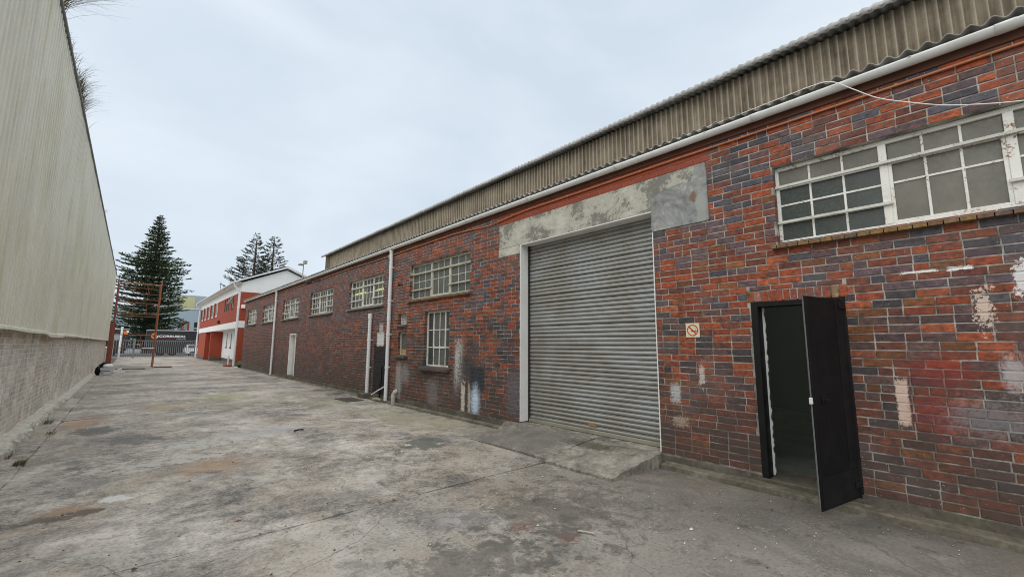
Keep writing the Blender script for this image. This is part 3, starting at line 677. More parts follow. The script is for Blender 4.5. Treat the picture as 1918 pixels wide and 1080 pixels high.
def light(win, y0, y1, rows, cols, z0, mats, bw, rr, fm, hole=None, sash=None):
    """one light of a window: rows = heights from the bottom; y1 is the left edge in the picture"""
    H = sum(rows); z = z0
    for k in range(1, cols):
        yy = y0 + (y1 - y0) * k / cols
        MB().bbox(.103, .128, yy - bw / 2, yy + bw / 2, z0, z0 + H, .003).build('glazing_bar', fm, win)
    for i, h in enumerate(rows):
        if i: MB().bbox(.1045, .127, y0, y1, z - bw / 2, z + bw / 2, .003).build('glazing_bar', fm, win)
        for k in range(cols):
            a = y0 + (y1 - y0) * k / cols; b_ = y0 + (y1 - y0) * (k + 1) / cols
            pane(win, a + .002, b_ - .002, z + .002, z + h - .002, .117, mats(i, k), rr, hole == (i, k))
        z += h
def sill(win, y0, y1, z, near):
    if near:
        yy = y0 - .06; r = random.Random(8)
        while yy < y1 + .06:
            mb = MB(); wd = min(.105, y1 + .06 - yy)
            mb.tone = r.choice([(.23, .13, .06), (.20, .12, .075), (.25, .10, .06), (.28, .17, .06), (.16, .11, .08), (.26, .16, .09)])
            top = (.30, .275, .225)
            vs = [(-.075, yy + .003, z - .075), (-.075, yy + wd - .002, z - .075), (-.078, yy + wd - .002, z - .042), (-.078, yy + .003, z - .042),
                  (.10, yy + .003, z - .075), (.10, yy + wd - .002, z - .075), (.10, yy + wd - .002, z + .002), (.10, yy + .003, z + .002)]
            mb.add(vs, [(0, 3, 2, 1), (0, 1, 5, 4), (0, 4, 7, 3), (1, 2, 6, 5)])
            link('sill_tile', mb.mesh('sill_tile'), m_tile, win); yy += .108
        MB().prism([(-.079, z - .040), (.10, z + .004), (.10, z + .010), (-.0795, z - .034)], 1, y0 - .055, y1 + .055).build('sill', m_sill, win)
    else:
        MB().prism([(-.085, z - .085), (.10, z - .085), (.10, z + .002), (-.085, z - .045)], 1, y0 - .06, y1 + .06).build('sill', m_sill, win)
m_tile, nt, b = newmat('sill_tile', .8)
at = NODE(nt, 'ShaderNodeAttribute', attribute_name='tone').outputs['Color']; n1 = NOISE(nt, WP(nt), 25, 4)
put(nt, b.inputs['Base Color'], MIX(nt, 1., at, RAMP(nt, n1, [(.3, (.6, .6, .6)), (.7, (1.3, 1.3, 1.3))]), 'MULTIPLY'))
m_sill = concrete('sill_stone', ((.13, .12, .095), (.24, .22, .18), (.33, .31, .26)), 3, .4, .3)
def rail(win, y0, y1, z, mat, h=.032):
    mb = MB(); mb.bbox(.050, .078, y0, y1, z - h / 2, z + h / 2, .003); mb.build('security_rail', mat, win)
def big_window(y0, y1, z0, z1, mats, fm, rm, near=False, hole=None, label=None):
    rr = random.Random(int(y0 * 100)); win = MB(); fw = .036
    win.bbox(.085, .135, y0, y1, z0, z0 + fw, .004); win.bbox(.085, .135, y0, y1, z1 - fw * 1.3, z1, .004)
    win.bbox(.0855, .1345, y0, y0 + fw, z0 + fw, z1 - fw * 1.3, .004); win.bbox(.0855, .1345, y1 - fw, y1, z0 + fw, z1 - fw * 1.3, .004)
    L = y1 - y0; m1 = y1 - L * .355; m2 = y0 + L * .335
    for m_ in (m1, m2): win.bbox(.082, .137, m_ - .034, m_ + .034, z0 + fw, z1 - fw * 1.3, .004)
    o = win.build('window', fm, WH)
    if label: o['label'] = label
    zb, H = z0 + fw, z1 - fw * 1.3 - z0 - fw; bw = .022
    light(o, m1 + .034, y1 - fw, [H / 4] * 4, 3, zb, lambda i, k: mats(0, i, k), bw, rr, fm)
    light(o, y0 + fw, m2 - .034, [H / 4] * 4, 3, zb, lambda i, k: mats(2, i, k), bw, rr, fm)
    # centre: opening sash below, fixed light above
    zs = zb + H * .75; a, b_ = m2 + .034, m1 - .034; sw = .030
    sa = MB()
    for q in ((a, b_, zb, zb + sw), (a, b_, zs - .012, zs + .012), (a, a + sw, zb + sw, zs - .012), (b_ - sw, b_, zb + sw, zs - .012)): sa.bbox(.090, .122, *q, .003)
    sa.build('sash', fm, o)
    light(o, a + sw, b_ - sw, [H * .5 - sw, H * .25 - .012], 3, zb + sw, lambda i, k: mats(1, i, k), bw, rr, fm, hole)
    light(o, a + .004, b_ - .004, [H * .25 - .012], 3, zs + .012, lambda i, k: mats(1, 3, k), bw, rr, fm)
    rail(o, y0 - .0, y1, zb + H * .75 + .01, rm); rail(o, m1 - .05, y1 + .0, zb + H * .25, rm); rail(o, y0, m2 + .05, zb + H * .25, rm)
    sill(o, y0, y1, z0, near); return o
big_window(*WIN_A, lambda l, i, k: m_glass_dark if l == 0 and i < 3 else m_glass_dusty, m_winpaint, m_rail, True)
big_window(*OPEN[1], lambda l, i, k: m_glass_grey, m_winold, m_winold, True)
for n_, q in enumerate(OPEN[2:7]):
    big_window(*q, lambda l, i, k: m_glass_clear, m_winpaint, m_winpaint, False, (0, 1) if n_ == 0 else None)
    # net curtain hung inside
    r = random.Random(n_); vs = []; yy = q[0] - .05; gap = (13.62, 13.95) if n_ == 0 else (0, 0); mb = MB(); prev = None
    while yy < q[1] + .05:
        x = .23 + .022 * math.sin(yy * 34 + r.uniform(-.4, .4)) + .015 * math.sin(yy * 11)
        cur = [(x, yy, q[2] - .05), (x + .003, yy, q[3] + .05)]
        if prev and not (gap[0] < yy < gap[1]): mb.quad(prev[0], cur[0], cur[1], prev[1])
        prev = cur; yy += .03
    mb.build('curtain', m_curtain, WH, recalc=False)
m_tube, nt, b = newmat('lit_tube', .4, (.9, .95, .3)); b.inputs['Emission Color'].default_value = (.85, 1, .22, 1); b.inputs['Emission Strength'].default_value = .9
for (a, b_, z) in ((12.55, 13.30, 3.42), (14.25, 15.1, 3.42), (16.98, 17.25, 3.28)): MB().tube([(.165, a, z), (.165, b_, z)], .022, 8).build('light_tube', m_tube, WH)
# ground-floor window of four by three panes
q = OPEN[7]; rr = random.Random(3)
wn = MB(); fw = .036
wn.bbox(.085, .135, q[0], q[1], q[2], q[2] + fw, .004); wn.bbox(.085, .135, q[0], q[1], q[3] - fw, q[3], .004); wn.bbox(.0855, .1345, q[0], q[0] + fw, q[2] + fw, q[3] - fw, .004); wn.bbox(.0855, .1345, q[1] - fw, q[1], q[2] + fw, q[3] - fw, .004)
wn = wn.build('window', m_winpaint, WH)
ya, yb, za, zb_ = q[0] + fw, q[1] - fw, q[2] + fw, q[3] - fw; H = zb_ - za
light(wn, ya, yb, [H / 3] * 3, 4, za, lambda i, k: (m_glass_dark if k in (0, 3) else m_glass_grey), .024, rr, m_winpaint)
sa = MB()
for t in ((ya + (yb - ya) * .25, ya + (yb - ya) * .75, za + H / 3 - .022, za + H / 3 + .022), (ya + (yb - ya) * .25 - .018, ya + (yb - ya) * .25 + .018, za + H / 3, zb_), (ya + (yb - ya) * .75 - .018, ya + (yb - ya) * .75 + .018, za + H / 3, zb_)): sa.bbox(.092, .126, *t, .003)
sa.build('sash', m_winpaint, wn)
MB().prism([(-.10, q[2] - .10), (.10, q[2] - .10), (.10, q[2] + .002), (-.10, q[2] - .035)], 1, q[0] - .10, q[1] + .12).build('sill', concrete('dark_sill', ((.05, .04, .035), (.085, .07, .06), (.13, .11, .095)), 3, .4), wn)
# louvre vent and little timber window
q = OPEN[8]; lv = MB()
for t in ((q[0], q[1], q[2], q[2] + .03), (q[0], q[1], q[3] - .03, q[3]), (q[0], q[0] + .03, q[2] + .03, q[3] - .03), (q[1] - .03, q[1], q[2] + .03, q[3] - .03)): lv.bbox(.10, .15, *t, .003)
lv.box(.16, .17, *q); lv = lv.build('louvre_vent', m_winpaint, WH)
for k in range(4):
    z = q[2] + .05 + k * .052; MB().prism([(.10, z), (.105, z - .006), (.15, z + .032), (.145, z + .038)], 1, q[0] + .03, q[1] - .03).build('louvre_blade', m_pvc, lv)
MB().prism([(-.06, q[2] - .07), (.10, q[2] - .07), (.10, q[2] - .002), (-.06, q[2] - .02)], 1, q[0] - .05, q[1] + .05).build('sill', m_plinth, lv)
q = OPEN[9]; tw = MB()
for t in ((q[0], q[1], q[2], q[2] + .035), (q[0], q[1], q[3] - .04, q[3]), (q[0], q[0] + .04, q[2] + .035, q[3] - .04), (q[1] - .04, q[1], q[2] + .035, q[3] - .04)): tw.bbox(.07, .13, *t, .003)
tw = tw.build('window', m_winold, WH)
pane(tw, q[0] + .04, q[1] - .04, q[2] + .16, q[3] - .04, .10, m_glass_grey, rr)
MB().bbox(.085, .12, q[0] + .04, q[1] - .04, q[2] + .035, q[2] + .16, .003).build('timber_panel', paint('bare_timber', (.50, .29, .13), .7, .2), tw)
MB().prism([(-.09, q[2] - .08), (.08, q[2] - .08), (.08, q[2] - .002), (-.09, q[2] - .03)], 1, q[0] - .08, q[1] + .10).build('sill', wn.children[-1].data.materials[0], tw)

# ------------------------------------------------------------------ open black steel door
d = DOOR
fr = MB(); fr.bbox(-.006, .14, d[1] - .075, d[1], d[2] - .05, d[3], .005); fr.bbox(-.006, .14, d[0], d[0] + .055, d[2] - .05, d[3], .005); fr.bbox(-.005, .139, d[0] + .055, d[1] - .075, d[3] - .065, d[3], .005)
fr = fr.build('door_frame', m_blackframe, WH)
mb = MB(); r = random.Random(1); prev = None
for k in range(60):
    z = d[2] + .03 + k * .034; x1 = d[1] - .079 - r.uniform(.010, .028); cur = [(.142, d[1] - .076, z), (.142, x1, z), (.16, x1, z)]
    if prev: mb.quad(prev[0], cur[0], cur[1], prev[1]); mb.quad(prev[1], cur[1], cur[2], prev[2])
    prev = cur
mb.build('torn_edge', m_reveal, fr, recalc=False)
MB().bbox(-.02, .5, d[0] - .02, d[1] + .02, -.02, .115, .015).build('threshold', m_plinth, WH)
a = math.atan2(1.20 - 1.05, -.75); Ld = math.hypot(.75, .15)
def leaf(name, mat, parent, u0, u1, z0, z1, t0, t1, bv=.003):
    mb = MB().bbox(u0, u1, t0, t1, z0, z1, bv); cs, sn_ = math.cos(a), math.sin(a)
    mb.v = [(-.02 + x * cs - y * sn_, 1.06 + x * sn_ + y * cs, z) for x, y, z in mb.v]
    return mb.build(name, mat, parent)
lf = leaf('door', m_black, WH, 0, Ld, .125, 2.15, -.016, .016); lf['label'] = 'black steel door leaf standing open'
leaf('edge_strip', paint('worn_steel_edge', (.14, .14, .14), .5, .5, (.05, .05, .05)), lf, Ld + .0002, Ld + .006, .13, 2.145, -.014, .0)
leaf('kick_plate', m_blackframe, lf, .02, Ld - .02, .14, .42, .0165, .020)
leaf('stile', m_blackframe, lf, .002, .17, .43, 2.14, .0165, .0202)
leaf('lock_body', m_blackframe, lf, Ld - .20, Ld - .14, 1.10, 1.17, .0165, .032)
leaf('handle', m_blackframe, lf, Ld - .24, Ld - .15, 1.125, 1.142, .032, .055, .004)
leaf('latch', paint('white_latch', (.7, .7, .68), .5, .2), lf, Ld + .006, Ld + .035, 1.10, 1.16, -.012, .012)
for z in (.26, 2.08):
    leaf('hinge', m_blackframe, lf, -.03, .10, z - .03, z + .03, .0205, .036); 
# ------------------------------------------------------------------ narrow white side door
q = WDOOR; fr = MB()
for t in ((q[0], q[0] + .06, q[2], q[3]), (q[1] - .06, q[1], q[2], q[3]), (q[0] + .06, q[1] - .06, q[3] - .06, q[3])): fr.bbox(-.015, .16, *t, .004)
fr = fr.build('white_door_frame', m_reveal, WH)
MB().bbox(.155, .19, q[0] + .06, q[1] - .06, q[2], q[3] - .06, .004).build('door', paint('pale_door', (.55, .56, .55), .55, .3), fr)
MB().bbox(-.03, .2, q[0], q[1], .0, q[2], .01).build('step', m_plinth, fr)

# ------------------------------------------------------------------ eaves: painted shade band, conduit, gutter, roof sheets
MB().bbox(-.022, .06, Y0, Y1 + .05, 4.405, 4.535, .004).build('eave_shade_band', m_eave, WH)  # dark red-brown strip standing in for the shaded brick under the gutter
pts = []; yy = Y0
while yy < 31: pts.append((-.026, yy, 4.345 + .012 * mnoise.noise((yy * .5, 2, 0)) - (.07 * math.exp(-((yy - 7.2) / .8) ** 2)) + (.02 * math.sin(yy * .9) if yy > 12 else 0))); yy += .4
cd = MB().tube(pts, .013, 8).build('conduit', m_conduit, WH, True)
for k in range(22): MB().bbox(-.036, .0, Y0 + .6 + k * 1.5, Y0 + .625 + k * 1.5, 4.338 if 4 > k else 4.335, 4.366, .003).build('saddle_clip', m_conduit, cd)
def gutter_mesh(r, ya, yb, x, z, t=.004):
    n = 12; vs = []
    for yy in (ya, yb):
        for rr_ in (r, r - t):
            for k in range(n + 1):
                a_ = math.pi + math.pi * k / n; vs.append((x + rr_ * math.cos(a_), yy, z + rr_ * math.sin(a_)))
    m_ = n + 1; fs = []
    for k in range(n):
        fs += [(k, k + 1, 2 * m_ + k + 1, 2 * m_ + k), (m_ + k, 3 * m_ + k, 3 * m_ + k + 1, m_ + k + 1), (k, m_ + k, m_ + k + 1, k + 1), (2 * m_ + k, 2 * m_ + k + 1, 3 * m_ + k + 1, 3 * m_ + k)]
    fs += [(0, 2 * m_, 3 * m_, m_), (n, m_ + n, 3 * m_ + n, 2 * m_ + n)]
    mb = MB(); mb.add(vs, fs); return mb
gt = gutter_mesh(.066, Y0, Y1 + .1, -.095, 4.535).build('gutter', m_gutter, WH, True)
yy = -2.4
while yy < 34:
    gutter_mesh(.071, yy - .065, yy + .065, -.095, 4.537, .004).build('gutter_union', m_gutter, gt, True)
    if yy < 14: MB().bbox(-.172, -.02, yy + .62, yy + .645, 4.528, 4.535, .002).build('gutter_bracket', m_gutter, gt)
    yy += 2.05 if yy < 12 else 4.0
for (yy, z0) in ((11.85, .03), (25.52, .02)):
    dp = MB(); dp.tube([(-.075, yy, z0), (-.075, yy, 4.42)], .052, 12).tube([(-.075, yy, 4.38), (-.085, yy, 4.50)], .060, 12)
    dp = dp.build('downpipe', m_pvc, WH, True)
    for z in (.95, 1.9, 2.9, 3.9): MB().tube([(-.075, yy, z), (-.075, yy, z + .07)], .058, 12).bbox(-.03, .0, yy - .075, yy + .075, z + .02, z + .05, .004).build('pipe_clip', m_pvc, dp)
    MB().tube([(-.075, yy, 2.35), (-.075, yy, 2.47)], .0585, 12).build('pipe_socket', m_pvc, dp, True)
vp = MB(); vp.tube([(-.08, 13.17, .12), (-.08, 13.17, 2.50)], .055, 12).tube([(-.08, 13.17, 2.46), (-.08, 13.17, 2.62)], .066, 12)
vp = vp.build('soil_pipe', m_pvc, WH, True)
for z in (.9, 1.75): MB().tube([(-.08, 13.17, z), (-.08, 13.17, z + .06)], .061, 12).bbox(-.03, .0, 13.09, 13.25, z + .01, z + .04, .004).build('pipe_clip', m_pvc, vp)
MB().bbox(-.30, -.012, 12.95, 13.36, -.03, .15, .02).build('gully_block', m_plinth, WH)
MB().tube([(-.06, 11.98, .42), (-.09, 12.35, .28), (-.12, 12.72, .13)], .022, 8).build('waste_pipe', m_pvc, WH, True)
MB().tube([(-.03, 12.35, .03), (-.03, 12.35, .45), (-.03, 12.28, .52), (-.03, 12.28, .95), (-.05, 12.2, 1.0)], .016, 8).build('water_pipe', m_blackframe, WH, True)
bp = MB().tube([(-.10, 11.32, -.02), (-.10, 11.32, .20), (-.095, 11.31, .27), (-.07, 11.29, .33), (-.01, 11.26, .36)], .058, 12).tube([(-.10, 11.32, .17), (-.10, 11.32, .21)], .068, 12)
bp.build('drain_bend', paint('clay_white', (.52, .49, .44), .5, .5, (.3, .26, .2)), WH, True)
MB().tube([(-.14, 12.0, .03), (-.16, 12.25, .05), (-.18, 12.42, .02)], .05, 8).build('broken_bend', paint('clay_old', (.30, .27, .22), .7, .6), WH, True)
MB().bbox(-.06, .0, 11.98, 12.10, 4.26, 4.38, .01).build('junction_box', m_winold, WH)
fl = MB().tube([(-.01, 18.75, 4.30), (-.35, 18.75, 4.22)], .015, 6).tube([(-.01, 18.55, 4.34), (-.35, 18.75, 4.22)], .010, 6).bbox(-.50, -.33, 18.62, 18.92, 4.13, 4.25, .02)
fl.build('floodlight', m_fascia, WH)
MB().tube([(-.01, 11.2, 3.35), (-.12, 11.2, 3.35)], .02, 8).tube([(-.12, 11.2, 3.37), (-.12, 11.2, 3.30)], .035, 8).build('wall_sensor', m_fascia, WH)

# corrugated cement roof sheets
def corr(pitch, nwave, amp, p0, p1, per=8, th=.008, axis='roof'):
    """sheet, nwave corrugations along Y, running from p0 to p1 in XZ"""
    n = nwave * per; vs = []; L = Vector((p1[0] - p0[0], p1[1] - p0[1])); nr = Vector((-L.y, L.x)).normalized()
    for p in (p0, p1):
        for t in (0, th):
            for k in range(n + 1):
                h = amp * math.cos(2 * math.pi * k / per) + t
                vs.append((p[0] + nr.x * h, k * pitch / per, p[1] + nr.y * h))
    m_ = n + 1; fs = []
    for k in range(n):
        fs += [(k, k + 1, 2 * m_ + k + 1, 2 * m_ + k), (m_ + k, 3 * m_ + k, 3 * m_ + k + 1, m_ + k + 1), (k, m_ + k, m_ + k + 1, k + 1), (2 * m_ + k, 2 * m_ + k + 1, 3 * m_ + k + 1, 3 * m_ + k)]
    mb = MB(); mb.add(vs, fs); me = mb.mesh('roof_sheet'); me.polygons.foreach_set('use_smooth', [True] * len(me.polygons)); return me
roof = MB().box(0.3, .5, Y0, Y1, 4.50, 4.52).build('roof', m_fascia, WH)
lo = corr(.1457, 7, .0255, (-.155, 4.588), (3.05, 5.05), th=.013); lo.materials.append(m_roofcem)
yy = Y0
while yy < Y1 + .1: link('roof_sheet', lo, None, roof, (0, yy, rng.uniform(-.004, .004))); yy += .1457 * 7
YE = 27.0
cl = MB().box(3.02, 3.10, Y0, YE - .12, 4.9, 6.98).build('clerestory', m_fascia, WH)
def ribs(pitch, n, x, z0, z1):
    pr = [(k / 12, .026 * (.5 + .5 * math.cos(2 * math.pi * k / 12)) ** .8 * 1.9) for k in range(12)]; mb = MB(); vs = []; cs = []
    pts_ = [((k + t) * pitch, h, q) for k in range(n) for q, (t, h) in enumerate(pr)] + [(n * pitch, pr[0][1], 0)]; m_ = len(pts_)
    for z in (z0, z1):
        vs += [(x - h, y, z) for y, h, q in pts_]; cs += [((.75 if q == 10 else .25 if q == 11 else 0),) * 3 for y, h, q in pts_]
    mb.add(vs, [(k, k + 1, m_ + k + 1, m_ + k) for k in range(m_ - 1)]); mb.tone = 0; mb.c = cs; return mb.mesh('cladding_sheet')
cs_ = ribs(.122, 8, 2.985, 4.95, 7.02); cs_.materials.append(m_cem); cs_.polygons.foreach_set('use_smooth', [True] * len(cs_.polygons))
yy = Y0; k = 0
while yy < YE - .9: link('cladding_sheet', cs_, None, cl, (-.006 * (k % 2), yy, rng.uniform(-.006, .006))); yy += .122 * 8; k += 1
up = corr(.1457, 7, .026, (2.70, 7.06), (7.6, 8.0)); up.materials.append(m_roofcem)
upc = corr(.1457, 7, .026, (3.3, 7.178), (7.6, 8.0)); m_tr, nt, b = newmat('added_rooflight_sheet', .6, (.7, .72, .66)); tr = NODE(nt, 'ShaderNodeBsdfTranslucent'); tr.inputs[0].default_value = (.62, .66, .56, 1); nt.links.new(tr.outputs[0], nt.nodes['Material Output'].inputs[0]); upc.materials.append(m_tr)  # translucent sheets added in the unseen roof to let daylight into the interior
ups = corr(.1457, 7, .026, (2.70, 7.06), (3.31, 7.18)); ups.materials.append(m_roofcem)
ed = corr(.1457, 7, .026, (2.712, 7.0), (2.70, 7.105), th=.01); ed.materials.append(fibro('roof_edge_cement', (.26, .255, .245), (.40, .395, .38), (.54, .53, .51), .3))
ur = MB().box(3.0, 3.2, Y0, YE, 6.985, 7.0).build('upper_roof', m_fascia, WH)
yy = Y0
while yy < YE - .5:
    cl_s = int((yy - Y0) / 1.02 + .5) % 4 == 1
    link('roof_sheet', upc if cl_s else up, None, ur, (0, yy, 0))  # upc: added translucent sheet that lets daylight into the interior
    if cl_s: link('roof_sheet', ups, None, ur, (0, yy, 0))
    link('eave_piece', ed, None, ur, (0, yy, 0)); yy += .1457 * 7
MB().box(2.72, 11, YE - .35, YE - .30, 6.0, 7.02).prism([(2.9, 4.6), (11, 4.6), (11, 7.9), (7.6, 7.98), (2.9, 7.02)], 1, YE - .42, YE - .36).build('gable_end', m_cem, WH)
# body of the building behind the front wall
bd = MB(); bd.box(7.0, 7.2, Y0, Y1, 0, 7.9); bd.box(.232, 7.0, Y0 + .0, Y0 + .2, 0, 4.55); bd.box(.232, 7.0, Y1 - .2, Y1 - .005, 0, 4.55); bd.build('back_wall', m_intwall, WH)
MB().box(.232, 7.0, 7.0, 7.15, 0, 4.5).build('partition', m_intwall, WH)
MB().box(.30, 7.0, Y0 + .2, Y1 - .2, -.02, .11).build('floor', m_dirtfloor, WH)

# ================================================================== things on and by the warehouse
m_cream = paint('sign_cream', (.72, .66, .45), .5, .15); m_signred = paint('sign_red', (.50, .022, .018), .5, .1)
sg = MB().bbox(-.012, -.004, 2.615, 2.805, 1.765, 1.955, .002).build('prohibition_sign', m_cream)
tag(sg, 'square cream no smoking sign with red ring screwed to the brick wall', 'sign')
def ring(mb, r0, r1, cy, cz, x, a0=0, a1=2 * math.pi, n=40):
    vs = []
    for k in range(n + 1):
        t = a0 + (a1 - a0) * k / n; vs += [(x, cy + r0 * math.cos(t), cz + r0 * math.sin(t)), (x, cy + r1 * math.cos(t), cz + r1 * math.sin(t))]
    mb.add(vs, [(2 * k, 2 * k + 1, 2 * k + 3, 2 * k + 2) for k in range(n)])
mb = MB(); ring(mb, .064, .077, 2.71, 1.86, -.0135); s_ = .047; t_ = .006
mb.quad((-.0137, 2.71 + s_ + t_, 1.86 + s_ - t_), (-.0137, 2.71 + s_ - t_, 1.86 + s_ + t_), (-.0137, 2.71 - s_ - t_, 1.86 - s_ + t_), (-.0137, 2.71 - s_ + t_, 1.86 - s_ - t_)); mb.build('red_ring', m_signred, sg, recalc=False)
mb = MB(); mb.box(-.0133, -.0125, 2.665, 2.735, 1.842, 1.852); mb.box(-.0133, -.0125, 2.655, 2.664, 1.842, 1.852)
for k in range(6): mb.box(-.0133, -.0125, 2.662 + .006 * math.sin(k), 2.665 + .006 * math.sin(k), 1.862 + k * .007, 1.867 + k * .007)
mb.build('cigarette_mark', m_black, sg)
m_cable = paint('white_cable', (.74, .74, .72), .5, .1)
pts = [(-.10, 3.2, 4.60), (-.12, 2.5, 4.605), (-.15, 1.9, 4.60), (-.16, 1.4, 4.605), (-.175, 1.05, 4.60), (-.185, .9, 4.55), (-.19, .75, 4.40), (-.19, .55, 4.20), (-.19, .34, 4.06), (-.19, .1, 3.92), (-.19, -.15, 3.82), (-.19, -.40, 3.745), (-.19, -.8, 3.66), (-.19, -1.5, 3.6), (-.12, -2.6, 3.62), (-.03, -3.0, 3.7)]
sp = []
for i in range(len(pts) - 1):
    for k in range(5):
        p0, p1, p2, p3 = [Vector(pts[max(0, min(len(pts) - 1, i + q))]) for q in (-1, 0, 1, 2)]; t = k / 5
        sp.append(.5 * ((2 * p1) + (p2 - p0) * t + (2 * p0 - 5 * p1 + 4 * p2 - p3) * t * t + (3 * p1 - p0 - 3 * p2 + p3) * t ** 3))
tag(MB().tube(sp, .0055, 6).build('cable', m_cable, None, True), 'thin white cable hanging in a slack curve from the warehouse gutter', 'cable')
tag(MB().bbox(-.95, -.42, 12.5, 13.5, -.01, .012, .006).build('drain_cover', concrete('drain_iron', ((.03, .03, .03), (.06, .058, .055), (.09, .085, .08)), 3, .4)), 'dark flat drain cover set in the yard before the standing pipe', 'drain cover')
tag(MB().tube([(-3.26, 8.99, .012), (-3.16, 9.05, .014), (-3.08, 9.03, .012)], .012, 6).build('scrap', m_black), 'short black scrap of rubber lying mid yard', 'scrap')
tag(MB().tube([(-2.60, 2.62, .012), (-2.56, 2.55, .014), (-2.535, 2.49, .012)], .008, 6).build('twig', paint('pale_wood', (.42, .38, .3), .7, .3)), 'small pale twig lying on the concrete before the open door', 'twig')
# grit and paint flakes
mb = MB(); r = random.Random(21)
for k in range(900):
    x = r.uniform(-6.6, -.2); y = abs(r.gauss(0, 1)) * 5 + .3 if r.random() < .8 else r.uniform(5, 25); s = r.uniform(.003, .010) * (1 if r.random() < .93 else 2.2)
    if y > 3.2 and y < 6.6 and x > -1.4: continue
    mb.tone = r.choice([(.5, .48, .44), (.3, .29, .26), (.06, .055, .05), (.62, .6, .56), (.25, .1, .06), (.45, .4, .3)])
    a_ = r.uniform(0, 6.28); q = [(x + s * 1.4 * math.cos(a_ + t) * r.uniform(.7, 1.2), y + s * math.sin(a_ + t) * r.uniform(.7, 1.2), .006) for t in (0, 1.5, 3.1, 4.6)]
    mb.add(q + [(x, y, .008 + s * .7)], [(0, 1, 4), (1, 2, 4), (2, 3, 4), (3, 0, 4)])
tag(mb.build('grit', m_tile, recalc=False), 'small stones and paint flakes scattered over the yard concrete', 'grit', kind='stuff')

# ================================================================== LEFT: clad factory on a painted brick base
LB = empty('clad_factory', 'tall factory of pale ribbed metal cladding on a whitewashed brick base', 'factory', (-12, 25, 0))
XL = -7.12; LY0, LY1 = 2.0, 44.4; LC = [(17.6 + k * 3.35, 17.68 + k * 3.35, .35, 1.05) for k in range(7)] + [(14.9, 14.98, .95, 1.6)]
m_lmort, nt, b = newmat('limewashed_joint', .9)
pos = WP(nt); put(nt, b.inputs['Base Color'], RAMP(nt, NOISE(nt, pos, 2.5, 5), [(.3, (.66, .64, .58)), (.7, (.84, .82, .76))]))
m_lbrick, nt, b = newmat('limewashed_brick', .88)
pos = WP(nt); at = NODE(nt, 'ShaderNodeAttribute', attribute_name='tone').outputs['Color']
n1 = NOISE(nt, pos, 2.2, 6, .7, .4); n2 = NOISE(nt, pos, 24, 4, .7); n3 = NOISE(nt, SC(nt, pos, (5, 5, .6)), 1.3, 4)
c = MIX(nt, 1., at, RAMP(nt, n1, [(.3, (.72, .70, .66)), (.5, (1, 1, 1)), (.7, (1.25, 1.26, 1.28))]), 'MULTIPLY')
c = MIX(nt, RNG(nt, n2, .55, .72, 0, .5), c, (.20, .175, .14)); c = MIX(nt, RNG(nt, n3, .54, .70, 0, .6), c, (.16, .15, .13))
c = MIX(nt, RNG(nt, NOISE(nt, pos, .6, 4), .55, .7, 0, .5), c, (.30, .235, .17))
put(nt, b.inputs['Base Color'], c); BUMP(nt, b, n2, .4, .005)
lw = wall_core(LY0, LY1, -.02, 1.98, LC, XL - .006, XL - .23).build('wall', m_lmort, LB)
def ltone(y, z, rr):
    k = rr.uniform(.86, 1.10); t = (.68, .63, .54) if rr.random() < .75 else (.66, .55, .44)
    return tuple(v * k for v in t)
lb = lay(LY0, LY1, .0, 23, CH, BL, LC, 17)
brickwork(lb, lw, m_lbrick, XL, -1, 9, ltone, 290)
for q in LC: MB().box(XL - .04, XL - .02, q[0] - .003, q[1] + .003, q[2] - .003, q[3] + .003).build('slot', m_blackframe, lw)
ledge().build('footing_ledge', m_kerb, LB, recalc=False)
m_clad, nt, b = newmat('cream_cladding', .55, (.5, .5, .42))
pos = WP(nt); n1 = NOISE(nt, SC(nt, pos, (3, 3, .25)), 1, 5, .6); n2 = NOISE(nt, pos, .9, 5, .65); n3 = NOISE(nt, SC(nt, pos, (1, 6, .12)), 2.2, 5, .7)
c = RAMP(nt, n2, [(.3, (.66, .635, .52)), (.5, (.75, .72, .595)), (.7, (.80, .775, .655))])
c = MIX(nt, RNG(nt, n3, .48, .7, 0, .55), c, (.58, .555, .42)); c = MIX(nt, RNG(nt, NOISE(nt, SC(nt, pos, (1, 1.2, .5)), .8, 5, .7, .5), .52, .68, 0, .5), c, (.54, .52, .30))
c = MIX(nt, RNG(nt, n1, .58, .72, 0, .4), c, (.46, .44, .365))
put(nt, b.inputs['Base Color'], c)
def ribbed(w_, n, z0, z1):
    vs = []; pts = []
    p = w_ / n
    for k in range(n): pts += [(k * p, 0), (k * p + p * .30, 0), (k * p + p * .42, .034), (k * p + p * .80, .034), (k * p + p * .92, 0)]
    pts.append((w_, 0)); m_ = len(pts)
    for z in (z0, (z0 + z1) / 2, z1): vs += [(XL + .075 + h, y, z) for y, h in pts]
    fs = [(i * m_ + k, i * m_ + k + 1, (i + 1) * m_ + k + 1, (i + 1) * m_ + k) for i in range(2) for k in range(m_ - 1)]
    mb = MB(); mb.add(vs, fs); return mb.mesh('cladding_sheet')
ck = MB().box(XL - .2, XL + .06, LY0, LY1, 1.99, 6.74).build('cladding', m_clad, LB)
rb = ribbed(.76, 4, 1.85, 6.80); rb.materials.append(m_clad); yy = LY0; k = 0
while yy < LY1 - .4:
    o = link('cladding_sheet', rb, None, ck, (.004 * (k % 2), yy, 0)); k += 1; yy += .755
drip = MB(); yy = LY0; n = 0
vs = []
for i in range(86):
    y = LY0 + i * .5; s = .02 * mnoise.noise((y * .5, 2, 5)) - (.05 if 12.5 < y < 15.5 else 0)
    vs += [(XL + .062, y, 1.90), (XL + .13, y, 1.86 + s * .6), (XL + .135, y, 1.815 + s)]
